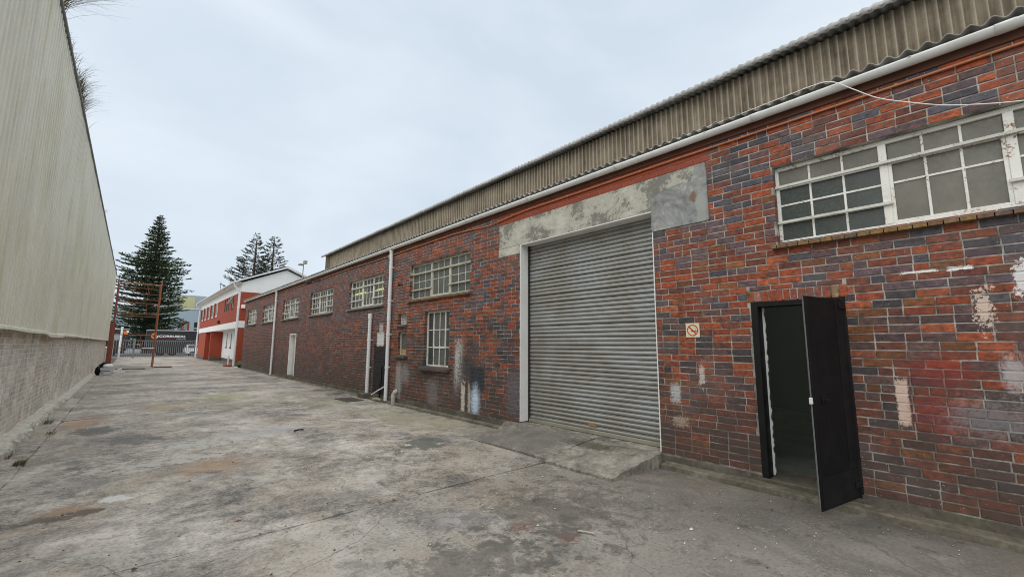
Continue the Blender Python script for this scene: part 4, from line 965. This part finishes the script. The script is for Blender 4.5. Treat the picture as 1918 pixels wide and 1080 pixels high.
drip.add(vs, [(i * 3 + j, i * 3 + j + 1, (i + 1) * 3 + j + 1, (i + 1) * 3 + j) for i in range(85) for j in (0, 1)]); drip.build('drip_flashing', m_clad, LB, recalc=False)
MB().bbox(XL - .02, XL + .14, LY0, LY1 + .02, 6.79, 6.85, .01).build('edge_gutter', paint('grey_trim', (.20, .20, .19), .6, .4), LB)
lbd = MB(); lbd.box(-18, XL - .231, LY0, LY0 + .2, 0, 6.74).box(-18, XL - .231, LY1 - .2, LY1 - .004, 0, 6.74).box(-18.2, -18, LY0, LY1, 0, 6.8); lbd.build('end_wall', m_clad, LB)
MB().prism([(XL + .02, 6.86), (XL - .02, 6.80), (-12.5, 7.7), (-18.3, 6.80), (-18.3, 6.86), (-12.5, 7.8)], 1, LY0, LY1).build('roof', m_roofcem, LB)
# grass growing from the gutter
def tuft(loc, n, h, seed, label, spread=.3, dead=.5):
    r = random.Random(seed); mb = MB()
    for k in range(n):
        y = loc[1] + r.gauss(0, spread); x = loc[0] + r.uniform(-.05, .06); L = h * r.uniform(.35, 1.0); a_ = r.uniform(-1.5, 1.5); out_ = r.uniform(.05, .95)
        dirv = Vector((math.cos(a_) * out_, math.sin(a_) * out_, 1)).normalized(); w_ = r.uniform(.003, .007)
        mb.tone = (.20, .15, .085) if r.random() < dead else r.choice([(.09, .10, .035), (.13, .12, .05), (.17, .16, .075)])
        p = Vector((x, y, loc[2])); pr = None; side = Vector((-dirv.y, dirv.x, 0)); side = side.normalized() if side.length > .01 else Vector((1, 0, 0))
        for s in range(5):
            t = s / 4; q = p + dirv * L * t + Vector((dirv.x, dirv.y, -.55)) * (L * .45 * t * t); ww = w_ * (1 - t * .85)
            cur = (q - side * ww, q + side * ww)
            if pr: mb.quad(pr[0], pr[1], cur[1], cur[0])
            pr = cur
    return tag(mb.build('grass_tuft', m_blade, recalc=False), label, 'grass', 'grass growing on the factory gutter')
m_blade, nt, b = newmat('grass_blade', .7); put(nt, b.inputs['Base Color'], NODE(nt, 'ShaderNodeAttribute', attribute_name='tone').outputs['Color'])
gx = XL + .06
tuft((gx, 9.1, 6.83), 160, 1.0, 1, 'long dry grass hanging off the factory gutter at the top edge of the photo', .16)
tuft((gx, 12.5, 6.83), 420, .55, 2, 'thick grass clump sprouting along the factory gutter', .55, .35)
tag(tuft((gx, 10.4, 6.83), 70, .26, 3, 'row of short wispy grass on the gutter between the two big tufts', .45, .7), kind='stuff')
tuft((gx, 23.4, 6.84), 26, .35, 4, 'tiny grass sprig midway along the factory gutter', .12)
tuft((gx, 33.5, 6.84), 20, .4, 5, 'farthest tiny grass sprig on the factory gutter', .12)
def weed(x, y, n, h, seed, label, spread):
    o = tuft((x, y, .005), n, h, seed, label, spread, .4); o.name = 'weed_tuft'; o['category'] = 'weed'; o['group'] = 'weeds in the yard joints'
weed(-6.72, 8.95, 240, .09, 11, 'small weed patch where the near yard joint meets the strip along the painted wall', .07)
weed(-6.93, 9.6, 60, .14, 12, 'dry reddish weed tuft at the near end of the broken footing ledge', .10)
weed(-6.68, 11.6, 60, .08, 13, 'thin weeds in the strip joint beyond the near yard joint', .16)
weed(-6.86, 13.1, 80, .13, 14, 'green weed tuft against the middle of the broken ledge', .14)
# rusty column at the factory corner
m_rust = paint('red_oxide', (.25, .075, .05), .6, .5, (.14, .06, .035), .6); m_rust2 = paint('orange_oxide', (.33, .13, .06), .6, .4, (.2, .08, .04), .4)
cl_ = MB(); cl_.box(-7.02, -6.72, 43.9, 43.92, 0, 3.2).box(-7.02, -6.72, 44.2, 44.22, 0, 3.2).box(-6.885, -6.865, 43.92, 44.2, 0, 3.2)
tag(cl_.build('steel_column', m_rust), 'red oxide steel column at the far corner of the clad factory', 'column')

# ================================================================== scaffold tower
SF = empty('scaffold_tower', 'rusty red tube scaffold tower standing in the yard before the gate', 'scaffold', (-5.6, 39, 0))
xa, xb, ya, yb = -6.70, -4.48, 38.2, 40.2; HT = 6.05
for (x, y, m_, h) in ((xa, ya, m_rust, HT), (xb, ya, m_rust2, HT - .03), (xa, yb, m_rust, HT - .25), (xb, yb, m_rust, HT - .12)):
    MB().tube([(x, y, .03), (x, y, h)], .030, 8).build('standard', m_, SF, True)
    MB().bbox(x - .09, x + .09, y - .09, y + .09, .0, .03, .005).build('base_plate', m_rust, SF)
for y, zs in ((ya, (1.30, 2.20, 3.45, 3.62, 4.35, 4.98, 5.70)), (yb, (1.35, 2.25, 3.55, 4.50, 4.75, 5.55, 5.85))):
    for i, z in enumerate(zs): MB().tube([(xa, y, z), (xb, y, z - .05)], .018, 8).build('ledger', m_rust2 if i in (3, 6) else m_rust, SF, True)
for x in (xa, xb):
    for z in (1.3, 3.5, 5.6): MB().tube([(x, ya, z), (x, yb, z)], .017, 8).build('transom', m_rust, SF, True)
for (x0, z0, x1, z1, y) in ((-5.9, 3.45, -5.75, 4.35, ya), (-6.1, 3.45, -5.9, 4.35, ya), (-5.2, 4.35, -5.1, 3.5, ya), (-5.95, 5.0, -5.75, 5.7, ya), (-5.25, 5.7, -5.1, 5.0, ya), (-5.2, 5.7, -5.0, 5.05, yb), (-6.2, 1.3, -6.0, 2.2, ya), (-5.3, 2.2, -5.2, 1.3, ya)):
    MB().tube([(x0, y, z0), (x1, y, z1)], .015, 6).build('brace', m_rust2 if x0 < -5.5 else m_rust, SF, True)
MB().bbox(-5.15, -4.5, 38.12, 38.20, 1.27, 1.34, .01).build('white_rail', m_reveal, SF)
tag(MB().bbox(-4.40, -3.45, 37.9, 38.25, .01, .07, .01).build('red_plank', m_rust), 'red painted plank lying flat at the foot of the scaffold', 'plank')
tag(MB().bbox(-3.9, -2.6, 40.6, 40.9, .0, .03, .01).build('white_board', m_reveal), 'thin white board lying on the yard behind the red plank', 'board')
tag(MB().tube([(-6.3, 36.6, .03), (-5.6, 36.7, .03), (-4.9, 36.2, .03)], .03, 6).build('pole', m_fascia), 'dark pole lying across the yard beside the rubbish heap', 'pole')
# rubbish by the wall
m_crate = paint('white_crate', (.55, .56, .55), .6, .4)
kc = MB(); x0, x1, y0, y1, h = -6.78, -6.30, 30.6, 31.0, .34
for z in (.02, .12, .22, .30):
    kc.box(x0, x1, y0, y0 + .02, z, z + .06).box(x0, x1, y1 - .02, y1, z, z + .06).box(x0, x0 + .02, y0 + .02, y1 - .02, z, z + .06).box(x1 - .02, x1, y0 + .02, y1 - .02, z, z + .06)
for x in (x0, x1 - .03):
    for y in (y0 - .003, y1 - .03): kc.box(x - .002, x + .033, y, y + .033, 0, .37)
kc.box(x0, x1, y0, y1, .004, .016)
tag(kc.build('crate', m_crate), 'slatted white plastic crate in the rubbish heap against the painted wall', 'crate')
def lump(name, mat, c, rad, seed, label, cat):
    r = random.Random(seed); mb = MB(); n, m_ = 14, 9; vs = []
    for i in range(m_ + 1):
        th = math.pi * i / m_
        for k in range(n):
            ph = 2 * math.pi * k / n; d_ = Vector((math.sin(th) * math.cos(ph), math.sin(th) * math.sin(ph), math.cos(th)))
            f_ = 1 + .35 * mnoise.noise(d_ * 2.2 + Vector((seed, 0, 0))); vs.append((c[0] + d_.x * rad[0] * f_, c[1] + d_.y * rad[1] * f_, max(.004, c[2] + d_.z * rad[2] * f_)))
    mb.add(vs, [(i * n + k, i * n + (k + 1) % n, (i + 1) * n + (k + 1) % n, (i + 1) * n + k) for i in range(m_) for k in range(n)])
    return tag(mb.build(name, mat, None, True), label, cat)
lump('rubbish_bag', m_black, (-6.66, 31.7, .34), (.26, .3, .28), 3, 'black plastic bag on top of the rubbish heap', 'bag')
lump('cloth', m_reveal, (-6.50, 31.15, .42), (.22, .2, .12), 5, 'crumpled white cloth lying on the slatted crate', 'cloth')
lump('rubbish_bag', m_black, (-6.86, 30.7, .22), (.12, .2, .24), 8, 'small black bag between the crate and the painted wall', 'bag')
for k, (x, y, a_) in enumerate(((-6.2, 31.6, .5), (-6.05, 31.8, .15))):
    mb = MB().bbox(0, .75, -.04, .04, .02, .10, .005); mb.v = [(x - .3 + p[0] * .7, y + p[1] + p[0] * a_, p[2] + p[0] * (.25 - .2 * k)) for p in mb.v]
    tag(mb.build('timber_offcut', m_reveal), ('upper' if k == 0 else 'lower') + ' white timber offcut sticking out of the rubbish heap', 'timber')

# ================================================================== red brick office with white bands
OF = empty('office_building', 'two storey red brick office with white bands and white gable', 'office', (3, 49, 0))
m_obrick, nt, b = newmat('red_facebrick', .8)
pos = WP(nt); sp_ = SEP(nt, pos); cmb = NODE(nt, 'ShaderNodeCombineXYZ'); put(nt, cmb.inputs[0], MATH(nt, 'ADD', sp_[0], sp_[1])); put(nt, cmb.inputs[1], sp_[2])
bt = NODE(nt, 'ShaderNodeTexBrick'); put(nt, bt.inputs['Vector'], cmb.outputs[0]); bt.inputs['Scale'].default_value = 1
bt.inputs['Brick Width'].default_value = .235; bt.inputs['Row Height'].default_value = .086; bt.inputs['Mortar Size'].default_value = .006
bt.inputs['Color1'].default_value = (.40, .070, .030, 1); bt.inputs['Color2'].default_value = (.33, .055, .026, 1); bt.inputs['Mortar'].default_value = (.25, .075, .045, 1)
put(nt, b.inputs['Base Color'], MIX(nt, RNG(nt, NOISE(nt, pos, .8, 4), .45, .75, 0, .35), bt.outputs[0], (.24, .05, .03)))
m_owhite = paint('office_white', (.86, .87, .87), .6, .15, (.6, .6, .58)); m_oglass = glass('office_glass', (.30, .31, .30), .15, None, .3)
OX, OY0, OY1 = .08, 36.7, 61.0
wl = MB()
wl.box(OX + .01, 6.0, OY0 + .01, OY1, 3.30, 5.46)                     # upper storey
wl.box(OX, OX + .9, OY0, 37.45, 0, 2.80); wl.box(OX + .9, 6.0, OY0, OY0 + .25, 0, 2.80)
wl.box(OX, 1.05, 51.0, 51.35, .0, 2.80); wl.box(OX, 1.05, 55.0, OY1, 0, 2.80); wl.box(1.05, 1.3, 51.0, OY1, 0, 2.8)
wl = wl.build('wall', m_obrick, OF)
MB().box(OX - .015, 1.07, 50.985, 51.36, -.02, .32).box(OX - .015, OX + .02, 55, OY1, -.02, .3).build('dark_plinth', m_plinth, OF)
MB().bbox(OX - .03, 6.02, OY0 - .02, OY1 + .02, 2.80, 3.302, .01).build('white_band', m_owhite, OF)
MB().box(OX - .01, 6.01, OY0 - .005, OY1 + .01, 5.458, 6.16).build('fascia_band', m_owhite, OF)
MB().prism([(OX - .01, 6.16), (6.01, 6.16), (3.0, 7.42)], 1, OY0 - .004, OY0 + .2).build('gable', m_owhite, OF)
rw = MB().box(1.06, 1.3, 37.45, 50.98, .28, 2.80).build('recess_wall', m_owhite, OF)
MB().box(1.045, 1.3, 37.45, 50.98, -.02, .28).build('dark_plinth', m_plinth, OF)
for yy in (48.3, 46.0, 43.6, 41.0, 39.4): MB().box(1.045, 1.07, yy - .17, yy + .17, 1.35, 2.55).build('slit_window', m_glass_grey, rw); MB().bbox(.98, 1.06, yy - .22, yy + .22, 1.22, 1.33, .01).build('slit_sill', m_fascia, rw)
for i, (a_, b_) in enumerate(((58.7, 60.1), (56.2, 57.6), (53.5, 54.9), (50.9, 52.3), (48.3, 49.7))):
    wn_ = MB().box(OX - .004, OX + .02, a_, b_, 4.15, 5.45).build('window', m_owhite, OF)
    MB().box(OX - .012, OX - .003, a_ + .14, b_ - .14, 4.25, 5.40).build('pane', m_oglass, wn_); MB().bbox(OX - .10, OX + .02, b_ - .16, b_ + .12, 4.12, 5.452, .01).build('brick_fin', m_obrick, wn_)
for a_ in (43.75, 42.8, 41.85): MB().box(OX - .006, OX + .02, a_, a_ + .42, 4.35, 5.44).build('slit_window', m_fascia, OF)
wn_ = MB().box(OX - .004, OX + .02, 40.0, 40.75, 4.35, 5.43).build('window', m_fascia, OF)
MB().prism([(OX - .02, 5.42), (OX - .0, 5.42), (OX - .02, 4.82), (OX - .38, 4.80)], 1, 40.08, 40.68).build('open_sash', m_oglass, wn_); MB().box(OX - .012, OX - .004, 40.05, 40.35, 4.42, 4.85).build('pane', m_oglass, wn_)
MB().bbox(OX - .14, OX + .02, 46.1, 46.8, 3.45, 3.68, .02).build('wall_vent', m_fascia, OF)
rf = MB().prism([(-.36, 6.14), (-.36, 6.22), (3.0, 7.66), (6.4, 6.22), (6.4, 6.14), (3.0, 7.56)], 1, OY0 - .28, OY1 + .3).build('roof', m_owhite, OF)
MB().prism([(-.34, 6.232), (3.0, 7.672), (6.38, 6.232), (6.38, 6.25), (3.0, 7.70), (-.34, 6.25)], 1, OY0 - .25, OY1 + .28).build('roof_sheeting', m_roofcem, rf)
MB().box(-.36, OX - .015, OY0 - .2, OY1 + .2, 6.10, 6.138).build('soffit', m_owhite, rf)
MB().bbox(-.48, -.365, OY0 - .25, OY1 + .3, 6.10, 6.22, .03).build('gutter', m_pvc, rf)
for (yy, zt) in ((OY0 + .05, 6.08), (OY1 + .2, 6.08)):
    dp = MB().tube([(-.42, yy, zt), (-.40, yy, zt - .18), (-.10, yy, zt - .50), (-.04, yy, zt - .7), (-.04, yy, .03)], .075, 10).build('downpipe', m_pvc, OF, True)
    for z in (1.5, 4.2): MB().tube([(-.04, yy, z), (-.04, yy, z + .1)], .088, 10).build('pipe_clip', m_pvc, dp)
MB().bbox(.12, .36, OY0 - .16, OY0 - .0, 4.22, 4.50, .02).build('alarm_box', m_owhite, OF)
MB().tube([(-.25, 37.6, .1), (-.25, 37.6, .75)], .06, 8).tube([(-.25, 37.6, .7), (-.42, 37.9, .85)], .05, 8).build('vent_pipe', m_pvc, OF, True)
MB().bbox(-.5, -.02, 37.0, 38.0, 0, .10, .02).build('brick_step', m_obrick, OF)
MB().tube([(.6, 52, 7.0), (.6, 52, 7.9)], .02, 6).build('antenna', m_fascia, OF)
lump('weed', paint('weed_green', (.05, .08, .02), .8, .3), (.28, 35.9, .15), (.3, .6, .25), 9, 'low green weeds growing between the warehouse and the office', 'weeds')
tag(MB().bbox(-.30, -.1, 34.6, 34.85, .0, .09, .02).build('stone', m_reveal), 'small white stone at the far corner of the warehouse', 'stone')
# floodlight mast behind the eaves
FM = empty('floodlight_mast', 'slim floodlight mast with two lamps rising behind the warehouse roof', 'floodlight', (3.3, 33.6, 4.9))
MB().tube([(3.3, 33.6, 4.9), (3.36, 33.6, 7.62)], .035, 8).build('mast', m_galv, FM, True)
MB().bbox(3.02, 3.32, 33.4, 33.8, 7.42, 7.54, .03).build('lamp', m_galv, FM); MB().bbox(3.34, 3.58, 33.45, 33.75, 7.56, 7.82, .03).build('lamp', m_galv, FM)

# ================================================================== gate, street and what stands beyond
m_gate = paint('grey_gate', (.20, .21, .22), .5, .3)
GY = 64.0
def railing(name, xs, label, cat, posts, h=2.0, group=None):
    o = empty(name, label, cat, ((xs[0] + xs[1]) / 2, GY, 0), group)
    for z in (.16, 1.93): MB().bbox(xs[0], xs[1], GY - .03, GY + .03, z - .04, z + .04, .005).build('rail', m_gate, o)
    n = int((xs[1] - xs[0]) / .18)
    for k in range(1, n): x = xs[0] + (xs[1] - xs[0]) * k / n; MB().box(x - .024, x + .024, GY - .02, GY + .02, .20, 1.89).build('bar', m_gate, o)
    for p in posts: MB().bbox(p - .10, p + .10, GY - .09, GY + .09, 0, h + .12, .01).build('post', m_gate, o)
    return o
railing('sliding_gate', (-5.30, .02), 'grey steel sliding gate of upright bars closing the yard', 'gate', (.12,))
railing('palisade_fence', (-7.3, -5.55), 'short length of barred fence between gate and factory', 'fence', (-5.43, -7.2))
tag(MB().bbox(-7.5, -7.1, 45, 64, 0, 1.3, .02).build('boundary_wall', paint('cream_wall', (.5, .5, .45), .8, .4)), 'low pale boundary wall running from the factory to the fence', 'wall')
tag(MB().tube([(-6.6, 62.5, 0), (-6.55, 62.5, 3.4)], .09, 8).build('pale_post', m_pvc, None, True), 'tall pale post standing behind the scaffold near the fence', 'post')

m_trk = paint('truck_black', (.030, .030, .034), .35, .25, (.06, .06, .06)); m_orange = paint('logo_orange', (.80, .20, .03), .5, .1); m_white = paint('logo_white', (.8, .8, .8), .5, .1)
m_tyre = paint('tyre', (.018, .018, .018), .8, .3); m_alu = paint('alu_trim', (.5, .5, .5), .4, .2, metal=.4)
def wheel(parent, x, y, z, r, w_):
    o = MB().tube([(x, y - w_ / 2, z), (x, y - w_ * .4, z), (x, y + w_ * .4, z), (x, y + w_ / 2, z)], r, 20).build('tyre', m_tyre, parent)
    MB().tube([(x, y - w_ / 2 - .012, z), (x, y - w_ / 2 + .01, z)], r * .5, 14).build('rim', m_gate, o); return o
def trailer(x0, x1, y, zt, label):
    t = empty('box_trailer', label, 'trailer', ((x0 + x1) / 2, y + 1.2, 0), 'black box trailers in the street')
    bd_ = MB().bbox(x0, x1, y, y + 2.5, .95, zt, .02).build('box_body', m_trk, t)
    MB().bbox(x0 - .02, x1 + .02, y - .02, y + 2.52, zt - .09, zt + .03, .01).build('top_rail', m_alu, bd_); MB().bbox(x0 - .02, x1 + .02, y - .02, y + 2.52, .90, .99, .01).build('bottom_rail', m_trk, bd_)
    MB().box(x0 + .1, x1 - .1, y + .6, y + 1.9, .60, .90).build('chassis', m_tyre, t); MB().bbox(x0 + .3, x1 - .3, y + .02, y + .05, .28, .90, .01).build('side_skirt', m_trk, t)
    return t, bd_
T1, bdy = trailer(-4.25, 7.6, 76.0, 3.42, 'long black box trailer with orange and white company lettering behind the gate')
for x in (-2.6, -1.3, 5.4): wheel(T1, x, 76.45, .42, .52, .3)
YF = 75.985
mb = MB(); ring(mb, .20, .42, 0, 0, 0, R(60), R(330)); mb.v = [(-3.36 + p[1], YF, 2.62 + p[2]) for p in mb.v]; mb.build('logo_ring', m_orange, bdy)
mb = MB(); ring(mb, .09, .22, 0, 0, 0, R(80), R(400)); mb.v = [(-3.18 + p[1], YF - .004, 2.60 + p[2]) for p in mb.v]; mb.build('logo_ring', m_white, bdy)
def text(name, s, x, z, size, wid, mat, parent, y):
    cu = bpy.data.curves.new(name, 'FONT'); cu.body = s; cu.size = size; cu.offset = size * .04
    o = bpy.data.objects.new(name + '_tmp', cu); COL.objects.link(o); bpy.context.view_layer.update()
    me = bpy.data.meshes.new_from_object(o.evaluated_get(bpy.context.evaluated_depsgraph_get())); bpy.data.objects.remove(o)
    w0 = max(v.co.x for v in me.vertices); k = wid / w0
    for v in me.vertices: v.co = (x + v.co.x * k, y, z + v.co.y)
    me.materials.clear(); return link(name, me, mat, parent)
text('lettering', 'CORRUSEAL', -2.92, 2.46, .40, 2.95, m_white, bdy, YF)
text('lettering', 'GROUP', -1.02, 2.18, .19, 1.05, paint('dim_white', (.45, .4, .4), .6, .2), bdy, YF)
MB().box(-2.9, -1.2, YF - .002, YF + .002, 2.25, 2.30).build('underline', m_signred, bdy)
T2, b2 = trailer(-14.5, -6.0, 76.4, 3.48, 'shorter black box trailer with orange flash seen left through the scaffold')
for x in (-12.8, -7.6): wheel(T2, x, 76.7, .42, .52, .3)
MB().prism([(-7.0, 3.25), (-6.15, 3.20), (-6.12, 2.75), (-6.45, 2.72), (-6.6, 3.02)], 1, 76.375, 76.39).build('orange_flash', m_orange, b2)
MB().prism([(-6.35, 3.30), (-6.05, 3.28), (-6.03, 3.02), (-6.2, 3.0)], 1, 76.37, 76.374).build('white_flash', m_white, b2)
MB().tube([(-7.2, 76.37, 2.45), (-7.2, 76.385, 2.45)], .42, 20).build('pale_disc', paint('pale_print', (.35, .36, .34), .6, .3), b2)

# white estate car in the street, its tail to the left
CA = empty('parked_car', 'white estate car parked in the street behind the right end of the gate', 'car', (1.6, 72.5, 0))
m_car = paint('white_car', (.72, .74, .76), .25, .1, spec=.5); m_cglass = glass('car_glass', (.05, .055, .06), .08, None, .1)
prof_ = [(-.28, .45), (-.32, .80), (-.25, 1.02), (-.08, 1.38), (.10, 1.50), (1.9, 1.52), (2.45, 1.05), (3.5, .92), (3.78, .75), (3.80, .42), (3.2, .30), (.2, .30)]
mb = MB(); n = len(prof_); vs = []
for (yy, ins) in ((71.70, .06), (71.66, 0), (73.34, 0), (73.30, .06)):
    for (x, z) in prof_:
        cx, cz = 1.7, .8; tuck = .16 * max(0, (z - .95) / .55); dy = tuck if yy < 72.5 else -tuck
        vs.append((x + (cx - x) * ins * .3, yy + dy, z + (cz - z) * ins))
mb.add(vs, [(i * n + k, i * n + (k + 1) % n, (i + 1) * n + (k + 1) % n, (i + 1) * n + k) for i in range(3) for k in range(n)] + [tuple(range(n)), tuple(range(3 * n, 4 * n))])
cb = mb.build('body', m_car, CA)
for pl in ([(-.02, 1.06), (.10, 1.38), (.80, 1.42), (.80, 1.06)], [(.90, 1.06), (.90, 1.42), (1.75, 1.42), (2.2, 1.06)]):
    mb = MB(); mb.add([(x, 71.655 + .16 * max(0, (z - .95) / .55) - .004, z) for x, z in pl], [tuple(range(len(pl)))]); mb.build('side_window', m_cglass, CA)
mb = MB(); mb.add([(-.235, 71.90, 1.08), (-.235, 73.10, 1.08), (-.105, 73.05, 1.36), (-.105, 71.95, 1.36)], [(0, 1, 2, 3)]); mb.build('rear_window', m_cglass, CA)
MB().bbox(-.36, -.20, 71.66, 73.34, .44, .62, .03).build('bumper', paint('grey_bumper', (.25, .25, .26), .5, .2), CA)
for yy in (71.70, 73.08): MB().bbox(-.335, -.28, yy, yy + .22, .74, .98, .02).build('tail_light', m_signred, CA)
for x in (.55, 3.0):
    for yy in (71.80, 73.2): wheel(CA, x, yy, .24, .34, .22)

# far buildings
def far_building(name, label, x0, x1, y0, y1, zt, zp, mat, roofmat):
    o = empty(name, label, 'building', ((x0 + x1) / 2, (y0 + y1) / 2, 0)); MB().box(x0, x1, y0, y1, -.1, zt).build('wall', mat, o)
    if zp > zt: xm = (x0 + x1) / 2; MB().prism([(x0, zt), (x1, zt), (xm + (x1 - x0) * .16, zp), (xm - (x1 - x0) * .16, zp)], 1, y0, y1).build('roof', roofmat, o)
    else: MB().box(x0 - .1, x1 + .1, y0 - .1, y1 + .1, zt, zt + .2).build('parapet', roofmat, o)
    return o
m_blue = paint('pale_blue_wall', (.42, .52, .60), .8, .15, (.35, .42, .48)); m_bgrey = paint('grey_cladding', (.33, .37, .37), .7, .2, (.28, .3, .3)); m_yel = paint('yellow_sheet', (.47, .46, .26), .7, .2)
BB = far_building('blue_building', 'pale blue flat roofed building across the street', -9, 14, 110, 124, 8.6, 0, m_blue, m_owhite)
for x in (.95, 2.0): MB().box(x, x + .55, 109.96, 110.02, 3.6, 5.9).build('window', m_oglass, BB); MB().box(x + .62, x + .95, 109.95, 110.02, 3.6, 5.9).build('brick_panel', m_obrick, BB)
for x, z0, z1 in ((3.75, 4.9, 6.0), (3.75, 3.4, 4.6), (5.5, 4.4, 6.0), (-4, 4, 6)): MB().box(x, x + .5, 109.96, 110.02, z0, z1).build('window', m_fascia, BB)
GB = far_building('grey_hall', 'big grey hall with yellow sheet panel behind the blue building', -6, 14, 130, 160, 10.8, 13.3, m_bgrey, m_bgrey)
MB().box(2.2, 5.2, 129.94, 130.02, 8.6, 12.9).build('yellow_panel', m_yel, GB); MB().box(.9, 2.6, 129.9, 130.02, 9.2, 9.6).build('vent', m_fascia, GB)
lm = empty('street_lamp', 'small street lamp with white globe in front of the blue building', 'street lamp', (.95, 95, 0))
MB().tube([(.95, 95, 0), (.95, 95, 5.4)], .05, 8).build('pole', m_gate, lm, True); MB().tube([(.95, 95, 5.4), (.95, 95, 5.5), (.95, 95, 5.75), (.95, 95, 5.85)], .2, 10).build('globe', m_white, lm, True)

# ------------------------------------------------------------------ trees
m_bark = paint('bark', (.10, .075, .055), .9, .4, (.06, .05, .04))
def leafmat(name, c0, c1):
    m, nt, b = newmat(name, .7); at = NODE(nt, 'ShaderNodeAttribute', attribute_name='tone').outputs['Color']
    put(nt, b.inputs['Base Color'], at); return m
m_leaf = leafmat('pine_needles', 0, 0)
def araucaria(loc, H, prof, step, nbr, dens, seed, label, blade=(.5, .11), pal=((.045, .072, .028), (.065, .10, .038), (.034, .054, .028)), bare=.0, lean=0, up=.35):
    r = random.Random(seed); root = empty('pine_tree', label, 'tree', loc, 'tall tiered pines beyond the yard')
    X, Y, Z = loc
    MB().tube([(X + lean * t, Y, Z + H * t) for t in (0, .3, .6, .85, .985)], H * .018, 8, r2=H * .002).build('trunk', m_bark, root, True)
    def rad(h):
        for (a, ra), (b_, rb_) in zip(prof, prof[1:]):
            if a <= h <= b_: return ra + (rb_ - ra) * (h - a) / (b_ - a)
        return 0
    cm = MB(); wm = MB(); h = prof[0][0]
    while h < H * .995:
        Rr = rad(h); nb = max(4, int(nbr * (.6 + .4 * min(1, Rr / 3)))); a0 = r.uniform(0, 6.28)
        for k in range(nb):
            a = a0 + 6.283 * k / nb + r.uniform(-.25, .25); L = Rr * r.uniform(.72, 1.06) * (1.12 if r.random() < .15 else 1); d_ = Vector((math.cos(a), math.sin(a), 0)); sd_ = Vector((-d_.y, d_.x, 0))
            hh = h + r.uniform(-.4, .4) * step; ax = X + lean * hh / H
            zf = lambda s: hh - .10 * L * s + up * L * s * s * .5
            wm.tube([(ax, Y, Z + zf(0)), (ax + d_.x * L * .5, Y + d_.y * L * .5, Z + zf(.5)), (ax + d_.x * L * .97, Y + d_.y * L * .97, Z + zf(.97))], .012 * L + .012, 4, False, .008)
            nl = max(5, int(dens * L))
            for q in range(nl):
                s = bare + (1 - bare) * (q + r.random()) / nl; side = r.choice((-1, 1)); wdt = (1 - s * .55) * L * .24 + .08
                off = side * wdt * r.random(); bl = blade[0] * r.uniform(.6, 1.2); bw = blade[1] * r.uniform(.7, 1.3)
                p = Vector((ax, Y, Z + zf(s) + r.uniform(-.03, .05) * min(L, 2))) + d_ * L * s + sd_ * off
                g_ = (d_ * r.uniform(.35, 1) + sd_ * side * r.uniform(.0, .8) + Vector((0, 0, r.uniform(.0, .45)))).normalized()
                sidev = g_.cross(Vector((r.uniform(-1, 1), r.uniform(-1, 1), r.uniform(-1, 1)))).normalized()
                cm.tone = tuple(v * r.uniform(.7, 1.35) for v in r.choice(pal)); e = p + g_ * bl
                cm.quad(p - sidev * bw * .4, p + sidev * bw * .4, (p + e) / 2 + sidev * bw, e + sidev * bw * .25, e - sidev * bw * .25, (p + e) / 2 - sidev * bw)
        h += step * r.uniform(.8, 1.2) * (.75 + .25 * min(1, Rr / 2.5))
    tag(wm.build('branches', m_bark, root, recalc=False), kind='stuff'); cm.build('crown', m_leaf, root, recalc=False); return root
araucaria((-4.05, 90, -.1), 22.9, [(1.2, 3.6), (4, 4.5), (7, 5.1), (10.5, 5.0), (13.3, 4.75), (15.4, 4.2), (15.7, 2.7), (16.4, 2.5), (18, 1.75), (20, 1.15), (21.4, .65), (22.9, .06)], .58, 12, 15, 5, 'big dark green tiered pine standing behind the black trailers', (.40, .085), lean=.1, up=.40)
PG = ((.060, .080, .050), (.08, .10, .065), (.05, .065, .048))
araucaria((11.0, 96, -.1), 23.6, [(4, 6.3), (10, 5.3), (14.5, 4.2), (18, 2.8), (21, 1.5), (23.6, .2)], .80, 9, 17, 6, 'left of the twin sparse pines rising above the office roof', (.34, .07), PG, .45, .25, .75)
araucaria((14.3, 97, -.1), 24.1, [(4, 5.4), (10, 4.6), (14.5, 3.7), (18, 2.6), (21.5, 1.6), (24.1, .45)], .85, 8, 17, 7, 'right of the twin sparse pines rising above the office roof', (.34, .07), PG, .45, .3, .75)
def hedge(x0, x1, y, z, seed, label):
    r = random.Random(seed); o = empty('shrub', label, 'shrub', ((x0 + x1) / 2, y, 0)); cm = MB()
    for k in range(1500):
        x = r.uniform(x0, x1); hz = z * (.75 + .25 * mnoise.noise((x * .8, seed, 0))); p = Vector((x, y + r.uniform(-.8, .8), r.uniform(.1, 1) ** .6 * hz)); s = r.uniform(.12, .3)
        a = Vector((r.uniform(-1, 1), r.uniform(-1, 1), r.uniform(-1, 1))).normalized(); b_ = a.cross(Vector((.3, .5, .8))).normalized()
        cm.tone = tuple(v * r.uniform(.6, 1.4) for v in (.06, .09, .03)); cm.quad(p - a * s, p + b_ * s * .5, p + a * s, p - b_ * s * .5)
    cm.build('crown', m_leaf, o, recalc=False)
    for k in range(5): MB().tube([(x0 + (x1 - x0) * (k + .5) / 5, y, 0), (x0 + (x1 - x0) * (k + .5) / 5 + .1, y, z * .6)], .05, 5).build('stem', m_bark, o)
hedge(-1.6, 2.0, 92.5, 3.6, 3, 'green shrub above the black trailer right of the big pine')
hedge(-15, -8.0, 92.5, 3.0, 4, 'green shrub left of the big pine behind the fence')

# ------------------------------------------------------------------ put every thing's empty at its base
for nme, loc in ROOT.items():
    o = bpy.data.objects[nme]; o.location = loc
    for ch in o.children: ch.matrix_parent_inverse = Matrix.Translation(-loc)
